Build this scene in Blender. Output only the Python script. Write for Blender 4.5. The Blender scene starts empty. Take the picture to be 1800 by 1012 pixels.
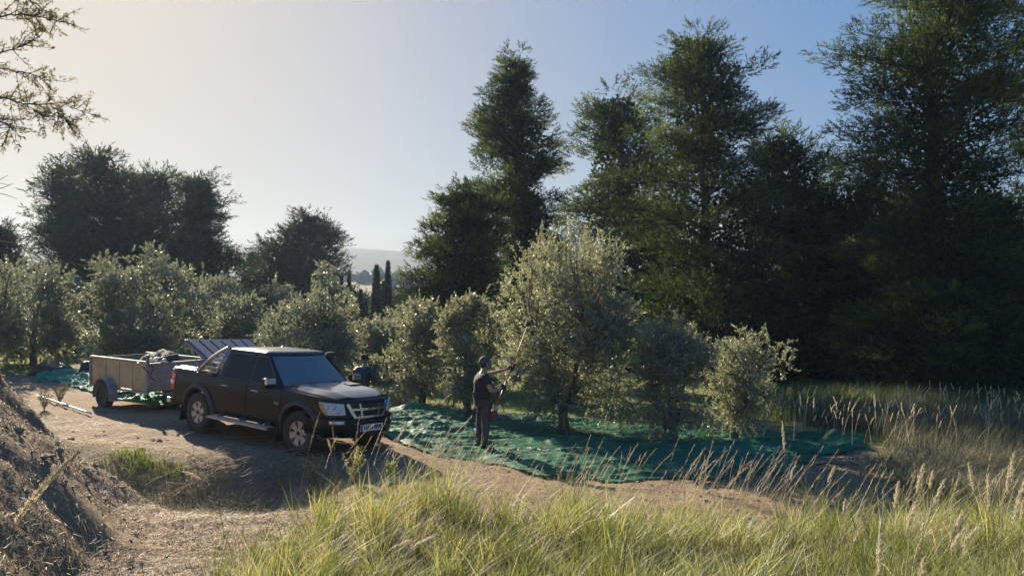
import bpy, bmesh, math, random
import numpy as np
from mathutils import Vector, Matrix
R = math.radians
SC = bpy.context.scene
COL = SC.collection

# ------------------------------------------------------------------ camera, sky, sun, exposure
CAMZ = 2.55
HORIZON = 560.0
FPX = 1350.0
PITCH = math.atan((HORIZON - 506.0) / FPX)
cam_data = bpy.data.cameras.new('camera')
cam_data.sensor_width = 36.0
cam_data.lens = 36.0 * FPX / 1800.0
cam_data.clip_start = 0.05
cam_data.clip_end = 6000
cam = bpy.data.objects.new('camera', cam_data)
COL.objects.link(cam)
cam.location = (0, 0, CAMZ)
cam.rotation_euler = (R(90) + PITCH, 0, 0)
SC.camera = cam

SUN_AZ, SUN_EL = R(-32), R(25.5)          # azimuth from +Y towards +X, elevation
world = bpy.data.worlds.new('World')
SC.world = world
world.use_nodes = True
wn = world.node_tree.nodes
wl = world.node_tree.links
bg = wn['Background']
sky = wn.new('ShaderNodeTexSky')
sky.sky_type = 'NISHITA'
sky.sun_disc = False
sky.sun_elevation = SUN_EL
sky.sun_rotation = SUN_AZ
sky.altitude = 100
sky.air_density = 1.0
sky.dust_density = 3.3
sky.ozone_density = 3.6
# the phone's tone curve holds the bright side of the sky back: scale by a power of its own luminance
bw = wn.new('ShaderNodeRGBToBW'); wl.new(sky.outputs[0], bw.inputs[0])
pw_ = wn.new('ShaderNodeMath'); pw_.operation = 'POWER'; pw_.inputs[1].default_value = -0.745
wl.new(bw.outputs[0], pw_.inputs[0])
sc_ = wn.new('ShaderNodeVectorMath'); sc_.operation = 'SCALE'
wl.new(sky.outputs[0], sc_.inputs[0]); wl.new(pw_.outputs[0], sc_.inputs[3])
sc2_ = wn.new('ShaderNodeVectorMath'); sc2_.operation = 'SCALE'; sc2_.inputs[3].default_value = 0.94
wl.new(sc_.outputs[0], sc2_.inputs[0])
hsv = wn.new('ShaderNodeHueSaturation'); hsv.inputs['Saturation'].default_value = 1.5
wl.new(sc2_.outputs[0], hsv.inputs['Color']); wl.new(hsv.outputs[0], bg.inputs[0])
bg.inputs[1].default_value = 0.10

sun_data = bpy.data.lights.new('sun', 'SUN')
sun_data.energy = 5.0
sun_data.angle = R(0.6)
sun_data.color = (1.0, 0.86, 0.66)
sun = bpy.data.objects.new('sun', sun_data)
COL.objects.link(sun)
sdir = Vector((math.sin(SUN_AZ) * math.cos(SUN_EL), math.cos(SUN_AZ) * math.cos(SUN_EL), math.sin(SUN_EL)))
sun.rotation_euler = sdir.to_track_quat('Z', 'Y').to_euler()
sun.location = sdir * 60

SC.view_settings.view_transform = 'Standard'
SC.view_settings.look = 'None'
SC.view_settings.exposure = 1.42
SC.view_settings.gamma = 1.0
SC.view_settings.use_curve_mapping = False
SC.render.engine = 'CYCLES'
cy = SC.cycles
cy.use_denoising = True
cy.max_bounces = 6
cy.diffuse_bounces = 3
cy.glossy_bounces = 3
cy.transmission_bounces = 3
cy.transparent_max_bounces = 8
cy.volume_bounces = 0
cy.sample_clamp_indirect = 6.0
cy.use_adaptive_sampling = True
cy.adaptive_threshold = 0.01

# ------------------------------------------------------------------ helpers
rng = np.random.default_rng(7)
random.seed(7)


def tag(o, label=None, cat=None, group=None, kind=None):
    if label: o['label'] = label
    if cat: o['category'] = cat
    if group: o['group'] = group
    if kind: o['kind'] = kind
    return o


def empty(name, loc=(0, 0, 0), rz=0.0):
    o = bpy.data.objects.new(name, None)
    COL.objects.link(o)
    o.empty_display_size = 0.2
    o.location = loc
    o.rotation_euler = (0, 0, rz)
    return o


def link(name, me, parent=None, mats=None):
    if mats is not None and len(me.materials) == 0:
        for m in (mats if isinstance(mats, (list, tuple)) else [mats]):
            me.materials.append(m)
    o = bpy.data.objects.new(name, me)
    COL.objects.link(o)
    if parent is not None:
        o.parent = parent
    return o


def np_mesh(name, V, faces, rnd=None, matidx=None, smooth=False):
    """faces: list of int arrays (M,3) or (M,4)"""
    me = bpy.data.meshes.new(name)
    V = np.asarray(V, dtype=np.float32)
    faces = [np.asarray(f, dtype=np.int32) for f in faces if len(f)]
    nl = sum(f.size for f in faces)
    nf = sum(len(f) for f in faces)
    me.vertices.add(len(V))
    me.vertices.foreach_set('co', V.ravel())
    me.loops.add(nl)
    me.loops.foreach_set('vertex_index', np.concatenate([f.ravel() for f in faces]))
    me.polygons.add(nf)
    sizes = np.concatenate([np.full(len(f), f.shape[1], dtype=np.int32) for f in faces])
    starts = np.concatenate([[0], np.cumsum(sizes)[:-1]]).astype(np.int32)
    me.polygons.foreach_set('loop_start', starts)
    if matidx is not None:
        me.polygons.foreach_set('material_index', np.asarray(matidx, dtype=np.int32))
    me.polygons.foreach_set('use_smooth', np.full(nf, smooth, dtype=bool))
    me.update(calc_edges=True)
    if rnd is not None:
        a = me.attributes.new('rnd', 'FLOAT', 'POINT')
        a.data.foreach_set('value', np.asarray(rnd, dtype=np.float32))
    return me


class MB:
    """collects simple shapes into one mesh"""
    def __init__(s):
        s.v = []; s.f = []; s.sm = []

    def add(s, verts, faces, smooth=False):
        b = len(s.v)
        s.v.extend([tuple(float(q) for q in p) for p in verts])
        for f in faces:
            s.f.append(tuple(b + i for i in f))
            s.sm.append(smooth)
        return s

    def box(s, c, size, rot=None, bevel=0.0):
        hx, hy, hz = [q / 2 for q in size]
        if bevel > 0:
            b = min(bevel, hx * .9, hy * .9, hz * .9)
            bm = bmesh.new()
            bmesh.ops.create_cube(bm, size=1.0)
            bmesh.ops.scale(bm, vec=size, verts=bm.verts)
            bmesh.ops.bevel(bm, geom=bm.edges[:], offset=b, segments=2, profile=.5, affect='EDGES')
            vs = [v.co.copy() for v in bm.verts]
            fs = [[v.index for v in f.verts] for f in bm.faces]
            bm.free()
        else:
            vs = [Vector((sx * hx, sy * hy, sz * hz)) for sx in (-1, 1) for sy in (-1, 1) for sz in (-1, 1)]
            fs = [(0, 1, 3, 2), (4, 6, 7, 5), (0, 4, 5, 1), (2, 3, 7, 6), (0, 2, 6, 4), (1, 5, 7, 3)]
        if rot is not None:
            vs = [rot @ v for v in vs]
        c = Vector(c)
        return s.add([v + c for v in vs], fs)

    def tube(s, pts, rad, k=8, cap=True, smooth=True):
        pts = [Vector(p) for p in pts]
        n = len(pts)
        if not hasattr(rad, '__len__'):
            rad = [rad] * n
        base = []
        ref = Vector((0, 0, 1))
        prev = None
        for i, p in enumerate(pts):
            t = (pts[min(i + 1, n - 1)] - pts[max(i - 1, 0)]).normalized()
            if prev is None:
                u = t.cross(ref)
                if u.length < .05: u = t.cross(Vector((1, 0, 0)))
            else:
                u = prev - t * prev.dot(t)
            u.normalize(); prev = u
            w = t.cross(u)
            for j in range(k):
                a = 2 * math.pi * j / k
                base.append(p + (u * math.cos(a) + w * math.sin(a)) * rad[i])
        fs = []
        for i in range(n - 1):
            for j in range(k):
                a = i * k + j; b = i * k + (j + 1) % k
                fs.append((a, b, b + k, a + k))
        if cap:
            fs.append(tuple(range(k - 1, -1, -1)))
            fs.append(tuple((n - 1) * k + j for j in range(k)))
        return s.add(base, fs, smooth)

    def lathe(s, prof, k=32, origin=(0, 0, 0), axis='y', smooth=True, close=False):
        """prof: list of (radius, offset along axis)"""
        o = Vector(origin)
        vs = []
        for (r, h) in prof:
            for j in range(k):
                a = 2 * math.pi * j / k
                c, d = r * math.cos(a), r * math.sin(a)
                if axis == 'y': vs.append(o + Vector((c, h, d)))
                elif axis == 'z': vs.append(o + Vector((c, d, h)))
                else: vs.append(o + Vector((h, c, d)))
        fs = []
        n = len(prof)
        for i in range(n - 1 + (1 if close else 0)):
            for j in range(k):
                a = i * k + j; b = i * k + (j + 1) % k
                c = ((i + 1) % n) * k + j; d = ((i + 1) % n) * k + (j + 1) % k
                fs.append((a, b, d, c))
        return s.add(vs, fs, smooth)

    def prism(s, poly, fn, d0, d1):
        """poly: outline in 2-D, fn(a, b, d) -> 3-D point, between depths d0 and d1"""
        n = len(poly)
        vs = [fn(a, b, d0) for a, b in poly] + [fn(a, b, d1) for a, b in poly]
        fs = [tuple(range(n - 1, -1, -1)), tuple(range(n, 2 * n))]
        for i in range(n):
            j = (i + 1) % n
            fs.append((i, j, n + j, n + i))
        return s.add(vs, fs)

    def ellipsoid(s, c, r, k=12, m=8, rot=None):
        c = Vector(c)
        vs = []; fs = []
        for i in range(m + 1):
            th = math.pi * i / m
            for j in range(k):
                a = 2 * math.pi * j / k
                v = Vector((r[0] * math.sin(th) * math.cos(a), r[1] * math.sin(th) * math.sin(a), r[2] * math.cos(th)))
                if rot is not None: v = rot @ v
                vs.append(c + v)
        for i in range(m):
            for j in range(k):
                a = i * k + j; b = i * k + (j + 1) % k
                fs.append((a, a + k, b + k, b))
        return s.add(vs, fs, True)

    def mesh(s, name, merge=True):
        me = bpy.data.meshes.new(name)
        me.from_pydata(s.v, [], s.f)
        me.polygons.foreach_set('use_smooth', s.sm)
        bm = bmesh.new(); bm.from_mesh(me)
        if merge:
            bmesh.ops.remove_doubles(bm, verts=bm.verts, dist=1e-5)
        bmesh.ops.recalc_face_normals(bm, faces=bm.faces)
        bm.to_mesh(me); bm.free()
        me.update()
        return me

    def build(s, name, mat, parent=None, merge=True):
        return link(name, s.mesh(name, merge), parent, mat)


def bake(o, keep_mat=True):
    """apply an object's modifiers without operators"""
    dg = bpy.context.evaluated_depsgraph_get()
    dg.update()
    me = bpy.data.meshes.new_from_object(o.evaluated_get(dg), depsgraph=dg)
    old = o.data
    o.modifiers.clear()
    o.data = me
    if old.users == 0: bpy.data.meshes.remove(old)
    return o


# gradient noise on numpy arrays
_perm = np.random.default_rng(11).permutation(256)
_perm = np.concatenate([_perm, _perm]).astype(np.int64)
_ga = np.random.default_rng(12).uniform(0, 2 * np.pi, 256)
_gx, _gy = np.cos(_ga), np.sin(_ga)


def pn(x, y):
    x = np.asarray(x, float); y = np.asarray(y, float)
    xi = np.floor(x).astype(np.int64); yi = np.floor(y).astype(np.int64)
    xf = x - xi; yf = y - yi
    u = xf * xf * xf * (xf * (xf * 6 - 15) + 10); v = yf * yf * yf * (yf * (yf * 6 - 15) + 10)

    def g(ix, iy, dx, dy):
        h = _perm[(_perm[ix & 255] + iy) & 255]
        return _gx[h] * dx + _gy[h] * dy
    a = g(xi, yi, xf, yf); b = g(xi + 1, yi, xf - 1, yf)
    c = g(xi, yi + 1, xf, yf - 1); d = g(xi + 1, yi + 1, xf - 1, yf - 1)
    return (a + u * (b - a)) * (1 - v) + (c + u * (d - c)) * v


def fbm(x, y, o=4, lac=2.1, gain=.5):
    s = 0; a = 1
    for i in range(o):
        s = s + a * pn(x + 17.3 * i, y - 9.1 * i)
        x = x * lac; y = y * lac; a *= gain
    return s


def ss(e0, e1, x):
    t = np.clip((np.asarray(x, float) - e0) / (e1 - e0), 0, 1)
    return t * t * (3 - 2 * t)


def H(x, y, fine=True):
    """height of the ground"""
    x = np.asarray(x, float); y = np.asarray(y, float)
    r = np.clip(-x, 0, 45)
    z = 0.055 * np.where(r > 0, r, 0) * ss(0, 1.5, r)
    z = z + 0.012 * np.clip(x - 6, 0, 40) + .10 * ss(16, 24, y) * ss(2, 8, x)
    # raised ground the photographer stands on
    edge = 7.6 + 1.6 * ss(-2.6, 0.5, x) + .35 * pn(x * .6, y * .2)
    plat = 0.80 - 0.16 * ss(-1.5, 3, x)
    m = 1 - ss(edge - .9 - 2.2 * ss(-2.2, 1.5, x), edge + 1.0, y)
    z = z * (1 - m) + plat * m + .15 * m * ss(4, 0, y)
    # hollow beside the track
    wob = .5 * pn(x * .5 + 3, y * .1)
    d = ss(8.0 + wob, 9.3 + wob, y) * (1 - ss(11.0 + wob * 1.3, 12.9 + wob, y + .1 * x))
    z = z - .50 * d * ss(-2.2, -3.4, x) * (1 - ss(-7.5, -9.5, x))
    # earth bank on the left
    k_ = ss(8.3, 6.4, y)
    foot = 3.55 - .30 * np.clip(7.5 - y, 0, 5) + .35 * pn(y * .7, 2.2) + .18 * pn(y * 2.1, 5.2)
    t = np.clip(-x - foot, 0, 30)
    b = (1 - k_) * np.interp(-x - foot, [-.9, 0, .6, 1.1, 1.5, 1.8, 2.4, 4.0], [0, .12, .24, .50, 1.10, 1.55, 1.95, 2.35]) + .04 * t
    b = b + k_ * np.interp(-x - foot, [-.3, 0, 1.0, 1.6, 2.2, 4.0], [0, .10, 1.12, 1.75, 2.25, 3.0])
    gul = .30 * np.abs(pn(y * 1.7 + .6 * x, x * .35 + 4)) + .10 * np.abs(pn(y * 4.1, x * 1.2)) + .05 * pn(y * 9, x * 5)
    b = b - gul * ss(.3, 1.2, t) * 1.2 + .05 * pn(x * 3, y * 3) * ss(0, .6, t)
    ey = 9.1 + .5 * pn(x * .6, 7.7) - .25 * (t - 1)
    z = z + np.clip(b, 0, 9) * (1 - ss(ey - .9, ey + .55, y))
    # far ground, valley and hills
    dist = np.hypot(x, y)
    z = z + 20 * ss(110, 430, y) + 1.6 * fbm(x / 60, y / 60, 3) * ss(90, 200, dist) * (1 - .6 * ss(400, 600, y))
    hx = 0.80 + .34 * ss(60, -260, x) + .20 * pn(x / 150 + 3, y / 400) - .50 * ss(-60, 160, x)
    z = z + 52 * ss(470, 840, y) * hx
    # wheel ruts along the track
    dl = (x + 3.70) * .584 + (y - 13.5) * .812
    z = z - .035 * (np.exp(-((dl + .02 + .06 * pn(x * .5, 3.3)) / .17) ** 2) + np.exp(-((dl - 1.56 + .06 * pn(x * .5, 8.1)) / .17) ** 2)) * ss(3.2, 1.0, x) * (.6 + .6 * pn(x * 1.5, y * 1.5))
    if fine:
        near = 1 - ss(24, 60, dist)
        z = z + near * (.045 * fbm(x * .7, y * .7, 3) + .022 * fbm(x * 3.1, y * 3.1, 3))
        rough = np.clip(m + d, 0, 1)
        z = z + near * (.35 + rough) * .018 * fbm(x * 8, y * 8, 2)
    return z


fw = Vector((0, math.cos(PITCH), math.sin(PITCH)))
upv = Vector((0, -math.sin(PITCH), math.cos(PITCH)))


def at(px, py, Y):
    d = fw * FPX + Vector((px - 900.0, 0, 0)) + upv * (506.0 - py)
    return Vector((0, 0, CAMZ)) + d * (Y / d.y)


def hit(px, py):
    """where the ray through a picture point meets the ground"""
    lo = 2.0
    for Y in np.concatenate([np.arange(2.0, 40, .15), np.arange(40, 900, 4)]):
        p = at(px, py, Y)
        if p.z <= float(H(p.x, p.y)):
            return Vector((p.x, p.y, float(H(p.x, p.y))))
    return at(px, py, 40)


def gz(x, y):
    return float(H(x, y))


# ------------------------------------------------------------------ materials
def new_mat(name):
    m = bpy.data.materials.new(name)
    m.use_nodes = True
    nt = m.node_tree
    return m, nt.nodes, nt.links, nt.nodes['Principled BSDF']


def simple(name, col, rough=.6, metal=0.0, spec=.5, noise=0.0, nscale=20.0, bump=0.0, bscale=60.0, coat=0.0, col2=None, w=.5):
    m, n, l, p = new_mat(name)
    p.inputs['Base Color'].default_value = (*col, 1)
    p.inputs['Roughness'].default_value = rough
    p.inputs['Metallic'].default_value = metal
    p.inputs['Specular IOR Level'].default_value = spec
    p.inputs['Coat Weight'].default_value = coat
    if noise > 0 or bump > 0 or col2:
        tc = n.new('ShaderNodeTexCoord')
    if noise > 0 or col2:
        t = n.new('ShaderNodeTexNoise')
        t.inputs['Scale'].default_value = nscale
        t.inputs['Detail'].default_value = 5
        t.inputs['Roughness'].default_value = .65
        l.new(tc.outputs['Object'], t.inputs['Vector'])
        cr = n.new('ShaderNodeValToRGB')
        c2 = col2 if col2 else tuple(max(0, c * (1 - noise)) for c in col)
        cr.color_ramp.elements[0].position = w - .18
        cr.color_ramp.elements[0].color = (*c2, 1)
        cr.color_ramp.elements[1].position = w + .18
        cr.color_ramp.elements[1].color = (*(col if col2 else tuple(min(1, c * (1 + noise)) for c in col)), 1)
        l.new(t.outputs['Fac'], cr.inputs[0])
        l.new(cr.outputs[0], p.inputs['Base Color'])
    if bump > 0:
        t2 = n.new('ShaderNodeTexNoise')
        t2.inputs['Scale'].default_value = bscale
        t2.inputs['Detail'].default_value = 4
        l.new(tc.outputs['Object'], t2.inputs['Vector'])
        b = n.new('ShaderNodeBump')
        b.inputs['Strength'].default_value = bump
        b.inputs['Distance'].default_value = .02
        l.new(t2.outputs['Fac'], b.inputs['Height'])
        l.new(b.outputs[0], p.inputs['Normal'])
    return m


def leaf_mat(name, stops, trans=.35, tcol=None, rough=.45, spec=.5, inst=False):
    """foliage: colour per leaf from the 'rnd' attribute, part of the light passes through"""
    m, n, l, p = new_mat(name)
    a = n.new('ShaderNodeAttribute'); a.attribute_name = 'rnd'
    if inst: a.attribute_type = 'INSTANCER'
    cr = n.new('ShaderNodeValToRGB')
    e = cr.color_ramp.elements
    e[0].position = stops[0][0]; e[0].color = (*stops[0][1], 1)
    e[1].position = stops[-1][0]; e[1].color = (*stops[-1][1], 1)
    for s in stops[1:-1]:
        q = e.new(s[0]); q.color = (*s[1], 1)
    l.new(a.outputs['Fac'], cr.inputs[0])
    l.new(cr.outputs[0], p.inputs['Base Color'])
    p.inputs['Roughness'].default_value = rough
    p.inputs['Specular IOR Level'].default_value = spec
    tr = n.new('ShaderNodeBsdfTranslucent')
    mul = n.new('ShaderNodeMix'); mul.data_type = 'RGBA'; mul.blend_type = 'MULTIPLY'
    mul.inputs[0].default_value = 1.0
    l.new(cr.outputs[0], mul.inputs[6])
    mul.inputs[7].default_value = (*(tcol or (1.6, 1.5, .6)), 1)
    l.new(mul.outputs[2], tr.inputs[0])
    mx = n.new('ShaderNodeMixShader')
    mx.inputs[0].default_value = trans
    l.new(p.outputs[0], mx.inputs[1]); l.new(tr.outputs[0], mx.inputs[2])
    l.new(mx.outputs[0], n['Material Output'].inputs[0])
    return m


M = {}
M['olive_leaf'] = leaf_mat('olive_leaf', [(0, (.16, .17, .125)), (.45, (.26, .275, .205)), (.8, (.37, .38, .31)), (1, (.56, .57, .51))], .42, (1.3, 1.3, .85), .38, .7)
M['olive_leaf_far'] = leaf_mat('olive_leaf_far', [(0, (.18, .195, .15)), (.5, (.27, .285, .22)), (1, (.42, .43, .36))], .42, (1.12, 1.15, .85), .42, .6)  # lighter, flatter leaf colour stands in for haze over the far trees
M['pine_leaf'] = leaf_mat('pine_needles', [(0, (.013, .026, .014)), (.5, (.028, .046, .022)), (1, (.12, .155, .045))], .34, (1.8, 1.8, .65), .68, .2)  # yellow-green bright end paints sunlit sprays into the needle colour
M['pine_dark'] = leaf_mat('pine_needles_far', [(0, (.020, .034, .020)), (1, (.045, .062, .034))], .2, (1.5, 1.5, .7), .6, .3)
M['pine_far'] = leaf_mat('pine_spray_far', [(0, (.022, .038, .022)), (1, (.055, .075, .040))], .25, (1.5, 1.5, .7), .55, .35)
M['cypress_leaf'] = leaf_mat('cypress_leaf', [(0, (.014, .026, .014)), (1, (.035, .05, .026))], .12, (1.3, 1.4, .7), .6, .3)
M['oak_leaf'] = leaf_mat('overhanging_leaf', [(0, (.12, .12, .08)), (1, (.24, .235, .19))], .35, (1.5, 1.3, .7), .45, .5)  # leaf colour paled and greyed to stand in for sun glare
M['grass'] = leaf_mat('tall_grass', [(0, (.08, .10, .035)), (.35, (.17, .22, .065)), (.6, (.28, .31, .12)), (.8, (.44, .41, .27)), (1, (.60, .55, .42))], .42, (1.25, 1.2, .6), .5, .4)
M['grass_green'] = leaf_mat('green_grass', [(0, (.06, .10, .02)), (1, (.20, .26, .05))], .42, (1.3, 1.3, .5), .5, .4)
M['dry_grass'] = leaf_mat('dry_grass', [(0, (.20, .16, .09)), (.6, (.38, .31, .19)), (1, (.58, .50, .36))], .3, (1.1, 1.0, .75), .6, .3)
M['mauve_grass'] = leaf_mat('mauve_grass', [(0, (.30, .25, .20)), (1, (.52, .46, .38))], .3, (1.1, 1.0, .8), .6, .3)
M['plume'] = leaf_mat('seed_head', [(0, (.50, .44, .30)), (1, (.80, .74, .58))], .35, (1.05, 1.0, .9), .7, .2)
M['litter'] = leaf_mat('straw_litter', [(0, (.10, .065, .045)), (.5, (.26, .18, .12)), (1, (.52, .42, .30))], .1, (1, 1, 1), .7, .3)
M['brush'] = leaf_mat('dry_brush', [(0, (.07, .08, .05)), (.5, (.15, .15, .10)), (1, (.30, .28, .22))], .25, (1.2, 1.15, .8), .6, .3)
M['bark'] = simple('bark', (.060, .050, .040), .9, noise=.5, nscale=9, bump=.8, bscale=30)
M['olive_bark'] = simple('olive_bark', (.13, .11, .09), .9, noise=.5, nscale=12, bump=.8, bscale=40)

# ------------------------------------------------------------------ ground: one sheet to the horizon
def graded(lo, hi, step, far_lo, far_hi, g=1.085):
    mid = list(np.arange(lo, hi + 1e-6, step))
    a = []; p = lo; s = step
    while p > far_lo:
        s *= g; p -= s; a.append(p)
    b = []; p = mid[-1]; s = step
    while p < far_hi:
        s = min(s * g, 22); p += s; b.append(p)
    return np.array(a[::-1] + mid + b)


gxs = graded(-9.2, 8.0, .08, -1100, 1100, 1.10)
gys = graded(3.2, 14.0, .08, -300, 1060, 1.10)
GX, GY = np.meshgrid(gxs, gys)
GZ = H(GX, GY)
nx, ny = len(gxs), len(gys)
V = np.stack([GX.ravel(), GY.ravel(), GZ.ravel()], 1)
ii = (np.arange(ny - 1)[:, None] * nx + np.arange(nx - 1)[None, :]).ravel()
F = np.stack([ii, ii + 1, ii + 1 + nx, ii + nx], 1)
gme = np_mesh('ground', V, [F], smooth=True)


def grass_mask(x, y):
    """how much living green grows on the ground here"""
    x = np.asarray(x, float); y = np.asarray(y, float)
    n = fbm(x * .35 + 5, y * .35, 3)
    n2 = fbm(x * 1.3, y * 1.3 + 8, 3)
    track = np.exp(-((y - (10.6 - .72 * (x + 2.2))) / 2.0) ** 2) * ss(1.5, -1, x)
    orchard = ss(17, 22, y + .25 * x) * .8
    verge = np.exp(-((y - (8.95 - .72 * (x + 2.2))) / .75) ** 2) * ss(-3.0, -4.0, x)
    fore = ss(-1.6, -.4, x) * (1 - ss(7.0, 8.4, y)) * .8
    right = ss(5.2, 7, x - (y - 12) * .1) * .8
    g = orchard + verge * .9 + fore + right + .55 * n + .35 * n2 - .1
    g = g * (1 - .9 * track)
    far = ss(70, 120, np.hypot(x, y))
    return np.clip(g, 0, 1) * (1 - far) + far * .35


at_g = gme.attributes.new('green', 'FLOAT', 'POINT')
at_g.data.foreach_set('value', grass_mask(V[:, 0], V[:, 1]).astype(np.float32))
woods = ss(430, 520, V[:, 1] + 40 * pn(V[:, 0] / 60, V[:, 1] / 60)) * .9 + ss(.05, .25, fbm(V[:, 0] / 70, V[:, 1] / 45, 3)) * ss(120, 180, V[:, 1]) * .8
at_w = gme.attributes.new('woods', 'FLOAT', 'POINT')
at_w.data.foreach_set('value', np.clip(woods, 0, 1).astype(np.float32))

m, n, l, p = new_mat('earth')
tc = n.new('ShaderNodeNewGeometry')
def noise_node(scale, det=6, rough=.6):
    t = n.new('ShaderNodeTexNoise'); t.inputs['Scale'].default_value = scale; t.inputs['Detail'].default_value = det
    t.inputs['Roughness'].default_value = rough
    l.new(tc.outputs['Position'], t.inputs['Vector']); return t
def ramp(inp, stops):
    c = n.new('ShaderNodeValToRGB'); e = c.color_ramp.elements
    e[0].position, e[0].color = stops[0][0], (*stops[0][1], 1)
    e[1].position, e[1].color = stops[-1][0], (*stops[-1][1], 1)
    for s in stops[1:-1]:
        q = e.new(s[0]); q.color = (*s[1], 1)
    l.new(inp, c.inputs[0]); return c
def mix(fac, a, b):
    x = n.new('ShaderNodeMix'); x.data_type = 'RGBA'
    if hasattr(fac, 'links'): l.new(fac, x.inputs[0])
    else: x.inputs[0].default_value = fac
    l.new(a, x.inputs[6]); l.new(b, x.inputs[7]); return x.outputs[2]
n1 = noise_node(1.1, 8, .7); n2 = noise_node(14, 6, .7); n3 = noise_node(70, 4, .7)
dirt = ramp(n1.outputs['Fac'], [(.3, (.17, .115, .07)), (.5, (.28, .20, .125)), (.7, (.38, .285, .185))])
lit = ramp(n2.outputs['Fac'], [(.35, (.09, .06, .04)), (.52, (.25, .18, .115)), (.68, (.42, .33, .22))])
soil = mix(.5, dirt.outputs[0], lit.outputs[0])
grs = ramp(n2.outputs['Fac'], [(.3, (.07, .085, .025)), (.55, (.17, .18, .06)), (.75, (.30, .26, .12))])
ga = n.new('ShaderNodeAttribute'); ga.attribute_name = 'green'
add = n.new('ShaderNodeMath'); add.operation = 'MULTIPLY_ADD'
l.new(n3.outputs['Fac'], add.inputs[0]); add.inputs[1].default_value = .9
sub = n.new('ShaderNodeMath'); sub.operation = 'ADD'; sub.inputs[1].default_value = -.45
l.new(ga.outputs['Fac'], sub.inputs[0]); l.new(sub.outputs[0], add.inputs[2])
gm = n.new('ShaderNodeMapRange'); gm.inputs[1].default_value = .15; gm.inputs[2].default_value = .6
l.new(add.outputs[0], gm.inputs[0])
c1 = mix(gm.outputs[0], soil, grs.outputs[0])
nw = noise_node(.02, 5, .6)
wood_c = ramp(nw.outputs['Fac'], [(.3, (.012, .022, .022)), (.7, (.035, .046, .038))])
wa = n.new('ShaderNodeAttribute'); wa.attribute_name = 'woods'
c2 = mix(wa.outputs['Fac'], c1, wood_c.outputs[0])
l.new(c2, p.inputs['Base Color'])
p.inputs['Roughness'].default_value = .95
p.inputs['Specular IOR Level'].default_value = .15
bp = n.new('ShaderNodeBump'); bp.inputs['Strength'].default_value = .9; bp.inputs['Distance'].default_value = .03
hm = n.new('ShaderNodeMath'); hm.operation = 'MULTIPLY_ADD'; l.new(n3.outputs['Fac'], hm.inputs[0]); hm.inputs[1].default_value = .4
l.new(n2.outputs['Fac'], hm.inputs[2])
l.new(hm.outputs[0], bp.inputs['Height']); l.new(bp.outputs[0], p.inputs['Normal'])
M['earth'] = m
ground = link('ground', gme, None, m)
tag(ground, kind='structure')

# haze: one closed box of air round the whole scene
hb = MB(); hb.box((0, 380, 60), (2360, 1560, 150))
m, n, l, p = new_mat('haze')
n.remove(p)
pv = n.new('ShaderNodeVolumePrincipled')
pv.inputs['Color'].default_value = (.50, .66, .90, 1)
pv.inputs['Density'].default_value = 0.0004
pv.inputs['Anisotropy'].default_value = .33
l.new(pv.outputs[0], n['Material Output'].inputs['Volume'])
hz = hb.build('haze', m)
tag(hz, kind='stuff')
# ------------------------------------------------------------------ vegetation generators
def unit(a):
    return a / np.maximum(np.linalg.norm(a, axis=-1, keepdims=True), 1e-9)


def leaves(P, D, L, W, quad=False, rg=rng):
    """arrays of leaves: P base, D direction, L length, W width -> verts, faces, leaf id per vertex"""
    n = len(P)
    D = unit(D)
    q = rg.normal(size=(n, 3))
    S = unit(np.cross(D, q))
    L = np.broadcast_to(L, (n,))[:, None]; W = np.broadcast_to(W, (n,))[:, None]
    if quad:
        N = np.cross(D, S)
        mid = P + D * L * .5 + N * W * .15
        v = np.stack([P, mid + S * W * .5, P + D * L, mid - S * W * .5], 1).reshape(-1, 3)
        i = np.arange(n)[:, None] * 4
        return v, i + np.array([[0, 1, 2, 3]]), np.repeat(np.arange(n), 4)
    v = np.stack([P - S * W * .5, P + S * W * .5, P + D * L], 1).reshape(-1, 3)
    i = np.arange(n)[:, None] * 3
    return v, i + np.array([[0, 1, 2]]), np.repeat(np.arange(n), 3)


class Wood:
    """branches: many tapered tubes joined into one mesh"""
    def __init__(s):
        s.V = []; s.F = []; s.n = 0

    def tube(s, pts, rad, k=5):
        pts = np.asarray(pts, float); rad = np.broadcast_to(rad, (len(pts),))
        T = unit(np.gradient(pts, axis=0))
        ref = np.array([.3, .2, 1.0]) if abs(T[0][2]) < .9 else np.array([1.0, .1, 0])
        U = unit(np.cross(T, ref)); Wv = np.cross(T, U)
        a = np.arange(k) * 2 * np.pi / k
        ring = (U[:, None, :] * np.cos(a)[None, :, None] + Wv[:, None, :] * np.sin(a)[None, :, None]) * rad[:, None, None]
        v = (pts[:, None, :] + ring).reshape(-1, 3)
        m = len(pts)
        i = (np.arange(m - 1)[:, None] * k + np.arange(k)[None, :]).ravel()
        j = (np.arange(m - 1)[:, None] * k + (np.arange(k)[None, :] + 1) % k).ravel()
        f = np.stack([i, j, j + k, i + k], 1) + s.n
        s.V.append(v); s.F.append(f); s.n += len(v)

    def mesh(s, name):
        return np_mesh(name, np.concatenate(s.V), [np.concatenate(s.F)], smooth=True)


def curve(a, b, bend, n=7, jit=.0, rg=rng):
    a = np.asarray(a, float); b = np.asarray(b, float)
    t = np.linspace(0, 1, n)[:, None]
    p = a + (b - a) * t + np.asarray(bend, float) * (4 * t * (1 - t))
    if jit:
        p[1:-1] += rg.normal(size=(n - 2, 3)) * jit
    return p


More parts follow.
